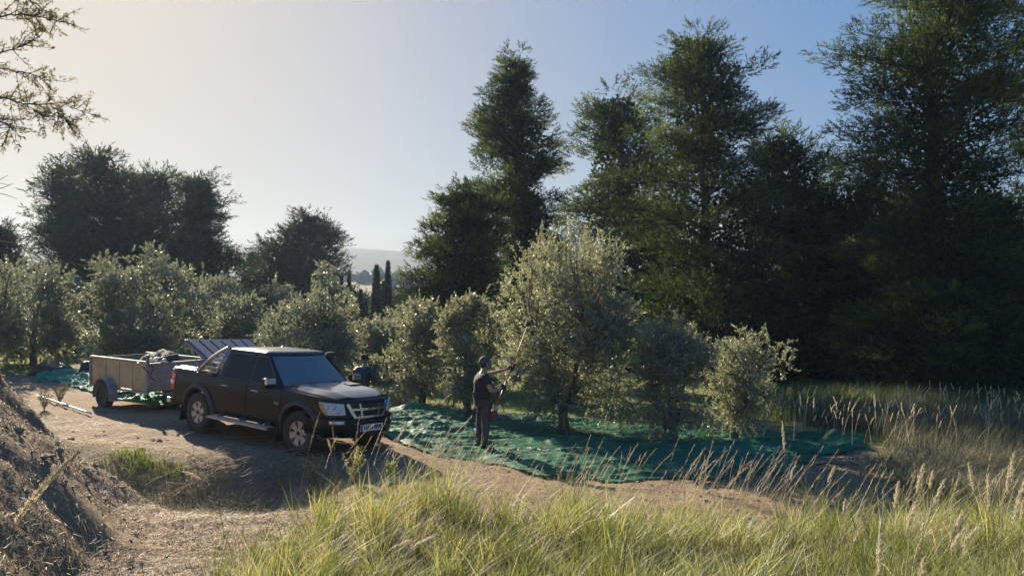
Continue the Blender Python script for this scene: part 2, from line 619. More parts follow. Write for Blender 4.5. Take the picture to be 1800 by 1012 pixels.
def olive_tree(name, px, D, x0, x1, yt, yb, nl, label, group=None, seed=0, far=False, quad=False, leafL=.07, leafW=.020,
               sprigs=14, depth=.9, lean=0.0, open_=.0, trunk_h=None, peak=None, cat='olive tree', mat=None, thin=1.0):
    rg = np.random.default_rng(1000 + seed)
    bx = at(px, 500, D).x
    z0 = gz(bx, D)
    root = empty(name, (bx, D, z0))
    tag(root, label, cat, group)
    s = D / FPX
    cx = ((x0 + x1) / 2 - px) * s
    hw = (x1 - x0) / 2 * s
    zt = at(px, yt, D).z - z0
    zb = max(at(px, yb, D).z - z0, .12)
    hz_ = (zt - zb) / 2; cz = (zt + zb) / 2
    # lobes filling the crown
    nlob = 44 if hw > 1 else 30
    lob = []
    g = 0
    while len(lob) < nlob and g < 4000:
        g += 1
        q = rg.uniform(-1, 1, 3)
        wz = 1.0 - .38 * max(0, q[2]) ** 1.5 - .22 * max(0, -q[2]) ** 2
        rr = math.hypot(q[0], q[1]) / wz
        if rr > .92 or abs(q[2]) > .93: continue
        if rr ** 2 + q[2] ** 4 < .3 and rg.random() < .6: continue
        lob.append([cx + q[0] * hw * .80, q[1] * hw * .80 * depth, cz + q[2] * hz_ * .84, rg.uniform(.19, .36) * min(hw, hz_ * 1.1)])
    for k in range(sprigs):                       # upright shoots along the top
        a = rg.uniform(-.85, .85)
        q1 = rg.uniform(-.6, .6)
        top = zt - hz_ * (.10 + .55 * a * a) + rg.uniform(-.05, .12) * hz_
        lob.append([cx + a * hw * .88, q1 * hw * depth, top - .14 * hz_, -rg.uniform(.07, .13) * min(hw, hz_)])
    if peak:
        for (pxx, pyy, rp) in peak:
            q = at(pxx, pyy, D)
            lob.append([q.x - bx, rg.uniform(-.3, .3) * hw, q.z - z0, rp * s])
    lob = np.array(lob)
    # wood
    w = Wood()
    th = trunk_h if trunk_h else max(.35, min(zb + .25 * hz_, zb + .5))
    r0 = .055 + .030 * hw
    fork = np.array([lean * .3, 0, th])
    w.tube(curve((0, 0, -.15), fork, (rg.uniform(-.06, .06), 0, 0), 6, .012, rg), np.linspace(r0 * 1.35, r0 * .8, 6), 8)
    nlimb = 4 if hw > 1 else 3
    limbs = []
    for k in range(nlimb):
        a = 2 * np.pi * (k + rg.uniform(-.25, .25)) / nlimb + .4
        e = np.array([cx * .7 + math.cos(a) * hw * .42, math.sin(a) * hw * .42 * depth, cz + hz_ * rg.uniform(-.1, .45)])
        c = curve(fork, e, (math.cos(a) * .12, math.sin(a) * .12, -.10 * hz_), 8, .03, rg)
        w.tube(c, np.linspace(r0 * .62, r0 * .22, 8), 6)
        limbs.append(c)
    allp = np.concatenate(limbs)
    sec = []
    for L_ in lob:
        c = L_[:3]
        d = np.linalg.norm(allp - c, axis=1) + .8 * np.maximum(0, allp[:, 2] - c[2])
        a = allp[np.argmin(d)]
        cc = curve(a, c, (0, 0, -.06 * np.linalg.norm(c - a)), 5, .02, rg)
        w.tube(cc, np.linspace(r0 * .2, .008, 5), 4)
        sec.append(cc)
    # twigs
    vol = np.abs(lob[:, 3]) ** 2.2
    vol = vol / vol.sum()
    nl = int(nl * (1.15 if quad else 1.75))
    if not quad: leafL, leafW = leafL * .78, leafW * .82
    ntw = max(60, int(nl / 22))
    pick = rg.choice(len(lob), ntw, p=vol)
    ctr = lob[pick, :3]; rad = np.abs(lob[pick, 3]); shoot = lob[pick, 3] < 0
    dirs = unit(rg.normal(size=(ntw, 3)) + np.array([0, 0, .25]))
    base = ctr + dirs * (rad * rg.uniform(.25, .95, ntw) ** .8)[:, None]
    base[shoot] = ctr[shoot] + rg.normal(size=(shoot.sum(), 3)) * rad[shoot, None] * np.array([.5, .5, 1.5])
    td = unit(dirs + np.array([0, 0, .35]) + rg.normal(size=(ntw, 3)) * .5)
    td[shoot] = unit(np.array([0, 0, 1.0]) + rg.normal(size=(shoot.sum(), 3)) * .28)
    droop = (base[:, 2] < cz - .3 * hz_) & ~shoot
    td[droop] = unit(td[droop] + np.array([0, 0, -.8]))
    tl = rg.uniform(.18, .42, ntw) * (1 if hw > 1 else .8)
    per = 22
    t = rg.uniform(0, 1, (ntw, per))
    P = base[:, None, :] + td[:, None, :] * (tl[:, None] * t)[..., None]
    P[..., 2] -= (.10 * tl[:, None] * t * t)
    P = P.reshape(-1, 3)
    Dd = (td[:, None, :] * .8 + rg.normal(size=(ntw, per, 3)) * .65).reshape(-1, 3)
    keep = P[:, 2] > .04
    P = P[keep]; Dd = Dd[keep]
    if open_ > 0:
        hole = fbm(P[:, 0] * 1.1 + seed, P[:, 2] * 1.1 + P[:, 1] * .6, 2)
        k2 = hole > -.55 + open_
        P = P[k2]; Dd = Dd[k2]
    n_ = len(P)
    leafW = leafW * (1.1 if quad else 1.5)
    LL = leafL * 1.15 * rg.uniform(.7, 1.25, n_)
    v, f, idx = leaves(P, Dd, LL, leafW * rg.uniform(.8, 1.3, n_), quad, rg)
    clump = fbm(P[:, 0] * 1.6 + seed * 3.1, P[:, 2] * 1.6 + P[:, 1], 2)
    rn = np.clip(.42 + .30 * clump + rg.normal(size=n_) * .16 + (rg.random(n_) > .94) * .4, 0, 1)
    cm = np_mesh('crown', v, [f], rn[idx])
    link('crown', cm, root, mat or M['olive_leaf_far' if far else 'olive_leaf'])
    for q in range(0, ntw, 3):
        e = base[q] + td[q] * tl[q]
        if e[2] > .1:
            w.tube(np.array([base[q] - td[q] * .12, e]), np.array([.006, .003]), 3)
    link('trunk', w.mesh('trunk'), root, M['olive_bark'])
    return root


def pine_tree(name, px, D, prof, nn, label, group=None, seed=0, mat='pine_leaf', nL=.15, nW=.022, nbr=110, gaps=.25, pad=.62,
              droop=0.0, depth=.85, cat='pine tree', bark='bark', trunk_r=.22, lean=0, base_clear=.0, rise=.22):
    """prof: rows of (picture y, left x, right x) from the top downwards"""
    rg = np.random.default_rng(2000 + seed)
    bx = at(px, 500, D).x
    z0 = gz(bx, D)
    root = empty(name, (bx, D, z0)); tag(root, label, cat, group)
    zs = np.array([at(px, r[0], D).z - z0 for r in prof])[::-1]
    xl = np.array([(r[1] - px) * D / FPX for r in prof])[::-1]
    xr = np.array([(r[2] - px) * D / FPX for r in prof])[::-1]
    ht = zs[-1]
    mid = (xl + xr) / 2
    w = Wood()
    nz = 12
    tz = np.linspace(-.3, ht * .97, nz)
    tx = np.interp(tz, zs, mid) * ss(ht * .25, ht * .95, tz) + lean * tz
    tp = np.stack([tx, .12 * np.sin(tz * .8 + seed), tz], 1)
    w.tube(tp, np.linspace(trunk_r * 1.15, .03, nz), 8)
    zlow = max(zs[0], base_clear)
    PP = []; DD = []; WT = []
    ends = []
    nbr = int(nbr * .78)
    for b in range(nbr):
        u = (b + rg.random()) / nbr
        z = zlow + (ht - zlow) * (u ** .92)
        L_, R_ = np.interp(z, zs, xl), np.interp(z, zs, xr)
        az = rg.uniform(0, 2 * np.pi)
        c, s = math.cos(az), math.sin(az)
        x0 = np.interp(z, tz, tp[:, 0])
        ext = ((R_ - x0) if c > 0 else (x0 - L_)) * 1.10
        side = max((R_ - L_) / 2, .15) * depth
        ln = math.hypot(c * max(ext, .1), s * side) * rg.uniform(.70, 1.08)
        ln = max(ln, .25)
        start = np.array([x0, np.interp(z, tz, tp[:, 1]), max(.3, z - rise * ln - rg.uniform(0, .4))])
        e = np.array([x0 + c * ln, s * ln, z + rg.uniform(-.25, .25) - droop * ln])
        cv = curve(start, e, (0, 0, .08 * ln), 6, .03 * ln ** .5, rg)
        w.tube(cv, np.linspace(max(.012, .014 * ln + .01), .006, 6), 3)
        np_ = max(2, int(2 + ln * 1.25))
        for k in range(np_):
            t = 1 - (k / np_) * rg.uniform(.5, .72) if k else 1.0
            i = t * 5; i0 = min(int(i), 4)
            c0 = cv[i0] + (cv[i0 + 1] - cv[i0]) * (i - i0)
            off = rg.normal(size=3) * np.array([.26, .26, .14]) * pad * (0.3 if k == 0 else 1.0)
            pr = pad * rg.uniform(.85, 1.45) * min(1, .40 + ln * .26) * (1.0 if k else .62)
            PP.append(c0 + off); WT.append(pr)
            o = cv[-1] - cv[0]; DD.append(o / max(np.linalg.norm(o), .1))
            if rg.random() < .35 and np.linalg.norm(off) > .1:
                w.tube(np.array([c0, c0 + off]), np.array([.010, .004]), 3)
    for k in range(int(nbr * 1.6)):                 # inner masses between the limbs
        z = zlow + (ht * .93 - zlow) * rg.random()
        L_, R_ = np.interp(z, zs, xl), np.interp(z, zs, xr)
        a = rg.uniform(0, 2 * np.pi); q = rg.random() ** .6 * .72
        PP.append(np.array([(L_ + R_) / 2 + math.cos(a) * q * (R_ - L_) / 2, math.sin(a) * q * (R_ - L_) / 2 * depth, z]))
        DD.append(np.array([math.cos(a), math.sin(a), .2])); WT.append(pad * rg.uniform(.6, 1.15) * min(1, .3 + (R_ - L_) * .25))
    PP = np.array(PP); DD = np.array(DD); WT = np.array(WT)
    if gaps > 0:
        hole = fbm(PP[:, 0] * .45 + seed * 1.7, PP[:, 2] * .45 + PP[:, 1] * .3, 2)
        kk = hole > -.62 + gaps
        PP, DD, WT = PP[kk], DD[kk], WT[kk]
    pw = WT ** 2; pw /= pw.sum()
    per = 8
    nt = int(nn * .86 / per)
    pick = rg.choice(len(PP), nt, p=pw)
    q = unit(rg.normal(size=(nt, 3)) + np.array([0, 0, .25])) * (rg.random(nt) ** .28)[:, None]
    q[:, 2] *= .42
    q[:, 2] -= .22 * (q[:, 0] ** 2 + q[:, 1] ** 2)
    C = PP[pick] + q * WT[pick, None]
    td = unit(DD[pick] * .7 + q * 1.1 + np.array([0, 0, .35 - droop]) + rg.normal(size=(nt, 3)) * .30)
    # sprays: needles set round a short twig, all pointing forwards
    sz = rg.uniform(.7, 1.35, nt) * nL / .15
    s1 = unit(np.cross(td, rg.normal(size=(nt, 3)))); s2 = np.cross(td, s1)
    an = rg.uniform(0, 2 * np.pi, (nt, per)); tt = np.linspace(0, 1, per)[None, :] + rg.uniform(-.1, .1, (nt, per))
    side = s1[:, None, :] * np.cos(an)[..., None] + s2[:, None, :] * np.sin(an)[..., None]
    P = (C[:, None, :] + td[:, None, :] * ((-.08 + .26 * tt) * sz[:, None])[..., None]).reshape(-1, 3)
    Dd = (side + td[:, None, :] * (.7 + .9 * tt)[..., None] + rg.normal(size=(nt, per, 3)) * .15).reshape(-1, 3)
    n_ = len(P); szr = np.repeat(sz, per)
    v, f, idx = leaves(P, Dd, .140 * szr * rg.uniform(.8, 1.2, n_), .032 * szr * nW / .022, False, rg)
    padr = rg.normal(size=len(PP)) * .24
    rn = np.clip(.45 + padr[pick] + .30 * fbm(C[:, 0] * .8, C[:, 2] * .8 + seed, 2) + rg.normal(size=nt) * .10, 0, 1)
    # dense inner filler foliage, the crown's inner shade painted in with dark tones
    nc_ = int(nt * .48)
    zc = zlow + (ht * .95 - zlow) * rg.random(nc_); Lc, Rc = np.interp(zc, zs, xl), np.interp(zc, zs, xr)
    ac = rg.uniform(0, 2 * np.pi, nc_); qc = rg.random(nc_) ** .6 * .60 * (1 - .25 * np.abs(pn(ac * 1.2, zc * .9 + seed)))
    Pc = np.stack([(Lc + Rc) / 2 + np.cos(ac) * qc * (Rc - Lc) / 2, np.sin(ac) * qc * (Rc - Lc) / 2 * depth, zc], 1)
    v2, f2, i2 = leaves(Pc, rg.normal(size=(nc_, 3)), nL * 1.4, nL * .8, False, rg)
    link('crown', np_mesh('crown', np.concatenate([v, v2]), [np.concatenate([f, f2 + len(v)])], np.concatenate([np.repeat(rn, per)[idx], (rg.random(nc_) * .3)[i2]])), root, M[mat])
    link('trunk', w.mesh('trunk'), root, M[bark])
    return root


def blades(X, Y, Ht, lean, W, seg=3, rg=rng, wind=(.35, .1), zoff=-.02, Z=None, curl=.5, az=None):
    """curved grass blades as strips"""
    n = len(X)
    Z = (H(X, Y) if Z is None else Z) + zoff
    if az is None: az = rg.uniform(0, 2 * np.pi, n)
    d = np.stack([np.cos(az), np.sin(az)], 1) * (lean * rg.uniform(.2, 1, n))[:, None] + np.array(wind)[None, :] * rg.uniform(.5, 1.3, n)[:, None]
    side = np.stack([-d[:, 1], d[:, 0], np.zeros(n)], 1)
    side = unit(side + rg.normal(size=(n, 3)) * .35)
    Vs = []
    for k in range(seg + 1):
        t = k / seg
        h = t - curl * .35 * t * t * np.hypot(d[:, 0], d[:, 1])
        c = np.stack([X + d[:, 0] * Ht * t ** 1.7, Y + d[:, 1] * Ht * t ** 1.7, Z + Ht * h], 1)
        w = W * (1 - t ** 1.4) * .5
        if k < seg:
            Vs += [c - side * w[:, None], c + side * w[:, None]]
        else:
            Vs += [c]
    m = 2 * seg + 1
    v = np.stack(Vs, 1).reshape(-1, 3)
    b = np.arange(n)[:, None] * m
    qs = np.concatenate([b + np.array([[2 * k, 2 * k + 1, 2 * k + 3, 2 * k + 2]]) for k in range(seg - 1)]) if seg > 1 else np.zeros((0, 4), int)
    ts = b + np.array([[2 * seg - 2, 2 * seg - 1, 2 * seg]])
    return v, qs, ts, np.repeat(np.arange(n), m)


def grass_stuff(name, X, Y, Ht, lean, W, mat, rn, seg=3, wind=(.35, .1), rg=rng, Z=None, curl=.5, az=None):
    v, q, t, idx = blades(X, Y, Ht, lean, W, seg, rg, wind, Z=Z, curl=curl, az=az)
    o = link(name, np_mesh(name, v, [q, t], np.clip(rn, 0, 1)[idx]), None, mat)
    tag(o, kind='stuff')
    return o
# ------------------------------------------------------------------ trees
GO = 'olive trees of the grove'
olive_tree('olive_tree', 990, 17.0, 850, 1146, 424, 762, 70000, 'tallest olive tree, broad silvery crown, standing in the green net', GO, 1, quad=True, sprigs=34, leafL=.062, leafW=.019)
olive_tree('olive_tree', 1178, 15.4, 1106, 1266, 570, 772, 26000, 'small round olive tree on the net right of the tallest one', GO, 2, quad=True, sprigs=24, leafL=.055, leafW=.017)
olive_tree('olive_tree', 1288, 15.9, 1236, 1384, 592, 752, 17000, 'small olive tree with a forked trunk at the right end of the row', GO, 3, quad=True, sprigs=10, open_=.16,
           peak=[(1368, 612, 16), (1372, 640, 18), (1345, 600, 12), (1310, 590, 14)], leafL=.055, leafW=.017)
olive_tree('olive_tree', 742, 22, 655, 808, 540, 712, 24000, 'leaning olive tree at the far edge of the net, right of the hatted man', GO, 4, sprigs=16, leafL=.075, leafW=.024)
olive_tree('olive_tree', 822, 19.5, 758, 895, 520, 722, 22000, 'upright olive tree just behind the man in the cap', GO, 5, sprigs=16, leafL=.07, leafW=.022)
olive_tree('olive_tree', 235, 29, 132, 385, 462, 648, 34000, 'wide olive tree with open limbs behind the trailer', GO, 6, True, sprigs=18, peak=[(262, 455, 22), (200, 465, 18), (165, 475, 18), (255, 440, 10)], leafL=.11, leafW=.032)
olive_tree('olive_tree', 62, 27, -30, 150, 470, 640, 24000, 'olive tree left of the black bag, partly behind the bank', GO, 7, True, sprigs=14, leafL=.10, leafW=.030)
olive_tree('olive_tree', -50, 24, -140, 70, 440, 622, 22000, 'olive tree cut by the left edge of the picture', GO, 8, True, sprigs=14, leafL=.09, leafW=.028)
olive_tree('olive_tree', 352, 35, 290, 450, 490, 625, 18000, 'olive tree seen above the raised bed lid of the pickup', GO, 9, True, sprigs=14, leafL=.12, leafW=.036)
olive_tree('olive_tree', 540, 26, 438, 650, 530, 680, 28000, 'broad low olive tree directly behind the pickup cab', GO, 10, True, sprigs=18, leafL=.10, leafW=.030, peak=[(560, 540, 26), (600, 545, 22)])
olive_tree('olive_tree', 488, 36, 448, 535, 492, 620, 12000, 'narrow olive tree with feathery top, left of the peaked one', GO, 11, True, sprigs=12, leafL=.12, leafW=.036)
olive_tree('olive_tree', 575, 33, 528, 632, 500, 620, 14000, 'peaked olive tree left of the cypresses', GO, 12, True, sprigs=8, peak=[(570, 480, 14), (575, 500, 20), (560, 470, 8)], leafL=.115, leafW=.034)
olive_tree('olive_tree', 655, 28, 605, 735, 560, 700, 16000, 'low grey olive tree below the cypresses', GO, 13, True, sprigs=14, leafL=.10, leafW=.030)
olive_tree('olive_tree', 725, 31, 672, 785, 532, 690, 14000, 'olive tree in the gap right of the cypresses', GO, 14, True, sprigs=14, leafL=.11, leafW=.034)
olive_tree('olive_tree', 415, 31, 370, 470, 520, 640, 11000, 'shaded olive tree behind the raised lid, right of its neighbour', GO, 15, True, sprigs=10, leafL=.11, leafW=.034)
olive_tree('olive_tree', 300, 40, 255, 350, 500, 620, 9000, 'far olive tree filling the row behind the trailer', GO, 16, True, sprigs=8, leafL=.13, leafW=.038)
olive_tree('olive_tree', 118, 38, 60, 170, 480, 620, 9000, 'far olive tree below the big dark pines at the left', GO, 17, True, sprigs=8, leafL=.13, leafW=.038)
olive_tree('holm_oak', 107, 31, 78, 140, 560, 655, 7000, 'dark round shrub between the black bag and the olive trees', None, 18, True, sprigs=2, leafL=.11, leafW=.05, cat='shrub', mat=M['pine_dark'])

GP = 'tall pines along the right'
pine_tree('pine_tree', 905, 32, [(85, 893, 918), (112, 872, 940), (140, 868, 952), (165, 845, 955), (190, 818, 965), (240, 842, 1000), (300, 848, 985), (330, 830, 960), (380, 862, 1000), (430, 850, 1010), (480, 860, 1000), (540, 870, 990)],
          92000, 'tall pointed pine rising above the tallest olive tree', GP, 1, nbr=120, gaps=.28, pad=.55)
pine_tree('pine_tree', 830, 29, [(322, 800, 848), (340, 768, 872), (370, 758, 885), (400, 742, 895), (440, 735, 895), (470, 722, 890), (510, 735, 880), (560, 725, 880), (620, 740, 870)],
          80000, 'short rounded pine left of the tall pointed pine', GP, 2, nbr=100, gaps=.12, pad=.6, rise=.35)
pine_tree('pine_tree', 1085, 38, [(150, 1068, 1100), (180, 1030, 1150), (230, 1010, 1175), (300, 1004, 1190), (380, 990, 1180), (480, 990, 1190), (600, 985, 1190), (700, 990, 1180)],
          88000, 'dark pine between the pointed one and the lit one', GP, 3, nbr=120, gaps=.10, pad=.8, nL=.20)
pine_tree('pine_tree', 1240, 30, [(42, 1228, 1248), (62, 1195, 1268), (95, 1150, 1300), (125, 1135, 1345), (150, 1140, 1345), (190, 1128, 1350), (240, 1118, 1355), (290, 1092, 1370), (330, 1080, 1400), (400, 1072, 1425), (450, 1100, 1430), (500, 1092, 1430), (570, 1140, 1430), (620, 1130, 1430), (700, 1170, 1420)],
          150000, 'massive pine whose left side catches yellow-green light', GP, 4, nbr=170, gaps=.10, pad=.66, trunk_r=.3)
pine_tree('pine_tree', 1395, 32, [(222, 1362, 1398), (245, 1330, 1425), (278, 1310, 1450), (310, 1300, 1490), (400, 1330, 1510), (500, 1340, 1520), (600, 1330, 1530), (710, 1340, 1520)],
          80000, 'lower dark pine in the dip before the largest pine', GP, 5, nbr=130, gaps=.06, pad=.75, nL=.18)
pine_tree('pine_tree', 1640, 23, [(-110, 1610, 1670), (-50, 1570, 1740), (10, 1550, 1790), (50, 1545, 1800), (85, 1475, 1800), (130, 1465, 1810), (165, 1510, 1815), (200, 1515, 1815), (235, 1482, 1815), (270, 1475, 1800), (330, 1540, 1810), (400, 1500, 1820), (470, 1480, 1830), (560, 1500, 1830), (650, 1520, 1830), (715, 1560, 1800)],
          185000, 'largest dark pine, its top cut by the upper edge', GP, 6, nbr=190, gaps=.10, pad=.62, trunk_r=.32, nL=.13)
pine_tree('pine_tree', 1850, 25, [(-140, 1800, 1900), (-60, 1760, 1960), (40, 1750, 1990), (150, 1740, 2000), (260, 1770, 2000), (330, 1800, 2000), (360, 1760, 2000), (450, 1740, 2000), (560, 1740, 2000), (710, 1740, 2000)],
          90000, 'pine cut by the right edge of the picture', GP, 7, nbr=130, gaps=.10, pad=.62, trunk_r=.28)
pine_tree('pine_tree', 1520, 31, [(300, 1495, 1545), (340, 1450, 1600), (420, 1430, 1640), (520, 1420, 1660), (620, 1420, 1660), (715, 1440, 1640)],
          42000, 'dark undergrowth pine left of the largest pine trunk', GP, 8, mat='pine_leaf', nbr=110, gaps=.04, pad=.8, nL=.2, droop=.2)
pine_tree('pine_tree', 1740, 29, [(330, 1700, 1770), (400, 1650, 1830), (520, 1620, 1860), (620, 1620, 1880), (715, 1640, 1860)],
          42000, 'drooping dark pine behind the trunk of the largest pine', GP, 9, mat='pine_leaf', nbr=110, gaps=.04, pad=.8, nL=.2, droop=.3)
pine_tree('pine_tree', 1180, 40, [(420, 1150, 1210), (500, 1080, 1290), (600, 1050, 1320), (700, 1050, 1320)],
          26000, 'low shaded pine behind the small round olive tree', GP, 10, mat='pine_leaf', nbr=90, gaps=.0, pad=.9, nL=.24)
pine_tree('pine_tree', 960, 42, [(400, 930, 1000), (470, 880, 1040), (560, 850, 1060), (680, 850, 1060)],
          24000, 'low shaded pine behind the tallest olive tree', GP, 11, mat='pine_leaf', nbr=90, gaps=.0, pad=.9, nL=.24)
for k, (px, D, top, hwp, lab) in enumerate([(1330, 44, 330, 110, 'far pine seen dark under the massive pine'), (1470, 42, 350, 110, 'far pine filling the dip between the big pines'),
                                            (1600, 40, 330, 110, 'far pine in the deep shade behind the largest pine'), (1730, 43, 380, 120, 'far pine low behind the drooping pine'), (1880, 40, 350, 120, 'far pine beyond the right edge of the shade')]):
    pine_tree('pine_tree', px, D, [(top, px - 20, px + 20), (top + 60, px - hwp * .6, px + hwp * .6), (top + 160, px - hwp, px + hwp), (620, px - hwp, px + hwp), (700, px - hwp, px + hwp)],
              16000, lab, GP, 20 + k, mat='pine_far', nbr=70, gaps=0, pad=1.1, nL=.32)

GL = 'dark pines beyond the olive grove'
FK = dict(mat='pine_far', nL=.27, pad=1.0, nbr=80, gaps=.12, rise=.4)
pine_tree('pine_tree', 112, 52, [(278, 88, 122), (310, 74, 135), (350, 70, 150), (400, 62, 165), (440, 85, 175), (480, 90, 180), (540, 90, 180)], 34000, 'leftmost tree of the dark pine clump at the left', GL, 31, **FK)
pine_tree('pine_tree', 182, 50, [(258, 148, 188), (285, 132, 212), (320, 125, 235), (370, 120, 250), (440, 110, 260), (500, 110, 260), (560, 120, 250)], 46000, 'highest tree of the dark pine clump at the left', GL, 32, **FK)
pine_tree('pine_tree', 262, 53, [(292, 230, 300), (315, 212, 318), (360, 200, 330), (420, 195, 340), (480, 190, 350), (550, 200, 350)], 44000, 'flat topped tree of the dark pine clump at the left', GL, 33, **FK)
pine_tree('pine_tree', 345, 50, [(305, 330, 368), (330, 312, 385), (360, 310, 390), (395, 320, 378), (420, 300, 402), (445, 290, 418), (480, 290, 412), (550, 290, 400)], 42000, 'rightmost tree of the dark pine clump at the left', GL, 34, **FK)
pine_tree('pine_tree', 530, 56, [(370, 535, 568), (390, 510, 575), (405, 468, 575), (425, 462, 590), (450, 440, 600), (480, 418, 598), (520, 412, 590), (560, 420, 590)], 52000, 'spreading pine with a ragged top left of the cypresses', GL, 35, **FK)
pine_tree('pine_tree', 5, 46, [(392, -15, 15), (420, -40, 35), (460, -60, 60), (520, -60, 60)], 16000, 'small dark pine at the left edge', GL, 36, **FK)
pine_tree('pine_tree', 440, 60, [(440, 430, 455), (470, 415, 480), (510, 410, 500), (560, 410, 500)], 16000, 'low dark pine beside the spreading pine', GL, 37, **FK)
pine_tree('pine_tree', 700, 75, [(512, 690, 705), (530, 672, 725), (560, 660, 745), (590, 660, 745)], 12000, 'low green tree on the right of the cypresses', GL, 38, mat='pine_far', nL=.4, pad=1.0, nbr=40, gaps=0)
pine_tree('pine_tree', 615, 78, [(505, 605, 625), (525, 592, 640), (560, 590, 650), (590, 590, 650)], 12000, 'low green tree on the left of the cypresses', GL, 39, mat='pine_far', nL=.4, pad=1.0, nbr=40, gaps=0)


def cypress(px, D, yt, wpx, label, seed, nn=9000):
    rg = np.random.default_rng(3000 + seed)
    bx = at(px, 500, D).x; z0 = gz(bx, D)
    root = empty('cypress_tree', (bx, D, z0)); tag(root, label, 'cypress tree', 'cypresses in the gap')
    ht = at(px, yt, D).z - z0
    r = wpx / 2 * D / FPX
    t = rg.random(nn) ** .9
    prof = r * np.sin(np.clip(t * .93 + .07, 0, 1) ** .62 * np.pi) ** .75 * (1 - .15 * t)
    a = rg.uniform(0, 2 * np.pi, nn)
    lump = 1 + .16 * pn(a * 1.3, t * 14 + seed) + .1 * pn(a * 4, t * 30)
    rr = prof * lump * rg.uniform(.6, 1, nn)
    P = np.stack([np.cos(a) * rr, np.sin(a) * rr, .25 + t * (ht - .3)], 1)
    Dd = np.stack([np.cos(a) * .35, np.sin(a) * .35, np.ones(nn)], 1) + rg.normal(size=(nn, 3)) * .18
    v, f, idx = leaves(P, Dd, .30 * rg.uniform(.6, 1.3, nn), .07, False, rg)
    link('crown', np_mesh('crown', v, [f], rg.random(nn)[idx]), root, M['cypress_leaf'])
    w = Wood(); w.tube(np.array([[0, 0, -.2], [0, 0, ht * .5], [0, 0, ht * .93]]), np.array([.11, .07, .015]), 6)
    link('trunk', w.mesh('trunk'), root, M['bark'])


cypress(662, 58, 470, 19, 'broadest of the cypresses in the gap', 1, 11000)
cypress(682, 58, 463, 15, 'tallest slim cypress, right of the broadest one', 2, 10000)
cypress(674, 62, 497, 10, 'short cypress squeezed between the two tall ones', 3, 5000)
cypress(614, 60, 478, 9, 'thin wispy cypress left of the gap', 4, 2600)
cypress(634, 62, 512, 11, 'small pointed cypress, left of the two tall ones', 5, 5000)
cypress(643, 64, 528, 8, 'smallest cypress, low beside the broadest one', 6, 3000)
cypress(398, 60, 462, 10, 'lone cypress behind the dark pine clump', 7, 3000)
cypress(600, 63, 486, 9, 'cypress against the edge of the spreading pine', 8, 3000)

# far-off woods on the hills: masses nobody could count
def far_wood(name, n, ylo, yhi, xa, size, seed):
    rg = np.random.default_rng(seed)
    Y = rg.uniform(ylo, yhi, n); X = rg.uniform(-xa, xa, n) * Y
    dens = fbm(X / 50, Y / 60, 3)
    k = (Y > 400 + 30 * pn(X / 40, 3.0)) | (dens > .10)
    X, Y = X[k], Y[k]; n = len(X)
    bm = bmesh.new(); bmesh.ops.create_icosphere(bm, subdivisions=1, radius=1)
    bv = np.array([v.co[:] for v in bm.verts]); bf = np.array([[v.index for v in f.verts] for f in bm.faces]); bm.free()
    s = size * rg.uniform(.6, 1.35, n) * (1 - .45 * ss(430, 560, Y))
    sc = np.stack([s, s, s * rg.uniform(.8, 1.5, n)], 1)
    nv = bv[None] * (1 + .10 * rg.normal(size=(n, len(bv), 1))) * sc[:, None, :]
    C = np.stack([X, Y, H(X, Y) + s * .6], 1)
    v = (nv + C[:, None, :]).reshape(-1, 3)
    f = (bf[None] + (np.arange(n) * len(bv))[:, None, None]).reshape(-1, 3)
    o = link(name, np_mesh(name, v, [f], np.repeat(rg.random(n), len(bv))), None, M['pine_dark'])
    tag(o, kind='stuff')


far_wood('far_woods', 2600, 200, 470, .62, 2.4, 5)
# ------------------------------------------------------------------ pickup truck
M['paint'] = simple('black_paint', (.005, .007, .011), .20, spec=.22, coat=0)
M['plastic'] = simple('black_plastic', (.018, .018, .020), .55)
M['trim_grey'] = simple('dusty_black_plastic', (.035, .034, .033), .6, noise=.25, nscale=8)
M['rubber'] = simple('tyre_rubber', (.045, .040, .035), .85, noise=.35, nscale=6, bump=.3, bscale=60)
M['alloy'] = simple('alloy_rim', (.42, .41, .40), .42, metal=.75, noise=.25, nscale=9)
M['dark_gap'] = simple('dark_gap', (.006, .006, .006), .8)
M['chrome'] = simple('chrome', (.62, .63, .65), .18, metal=1.0)
M['glass_side'] = simple('tinted_glass', (.003, .0035, .005), .07, spec=.22)
M['reflector'] = simple('lamp_reflector', (.80, .82, .84), .4)
M['amber'] = simple('amber_lens', (.75, .42, .12), .2)
M['red_lens'] = simple('red_lens', (.65, .03, .02), .18, spec=.7)
M['white_lens'] = simple('white_lens', (.75, .75, .72), .2)
M['plate'] = simple('plate_white', (.80, .80, .78), .4)
M['plate_blue'] = simple('plate_blue', (.03, .08, .45), .4)
M['ink'] = simple('plate_ink', (.01, .01, .012), .5)
M['lid'] = simple('grooved_bed_lid', (.075, .09, .13), .30, spec=.8)  # blue-grey of the reflected sky is put into the base colour
M['mat_grey'] = simple('grey_mat', (.13, .13, .14), .8, noise=.4, nscale=8)

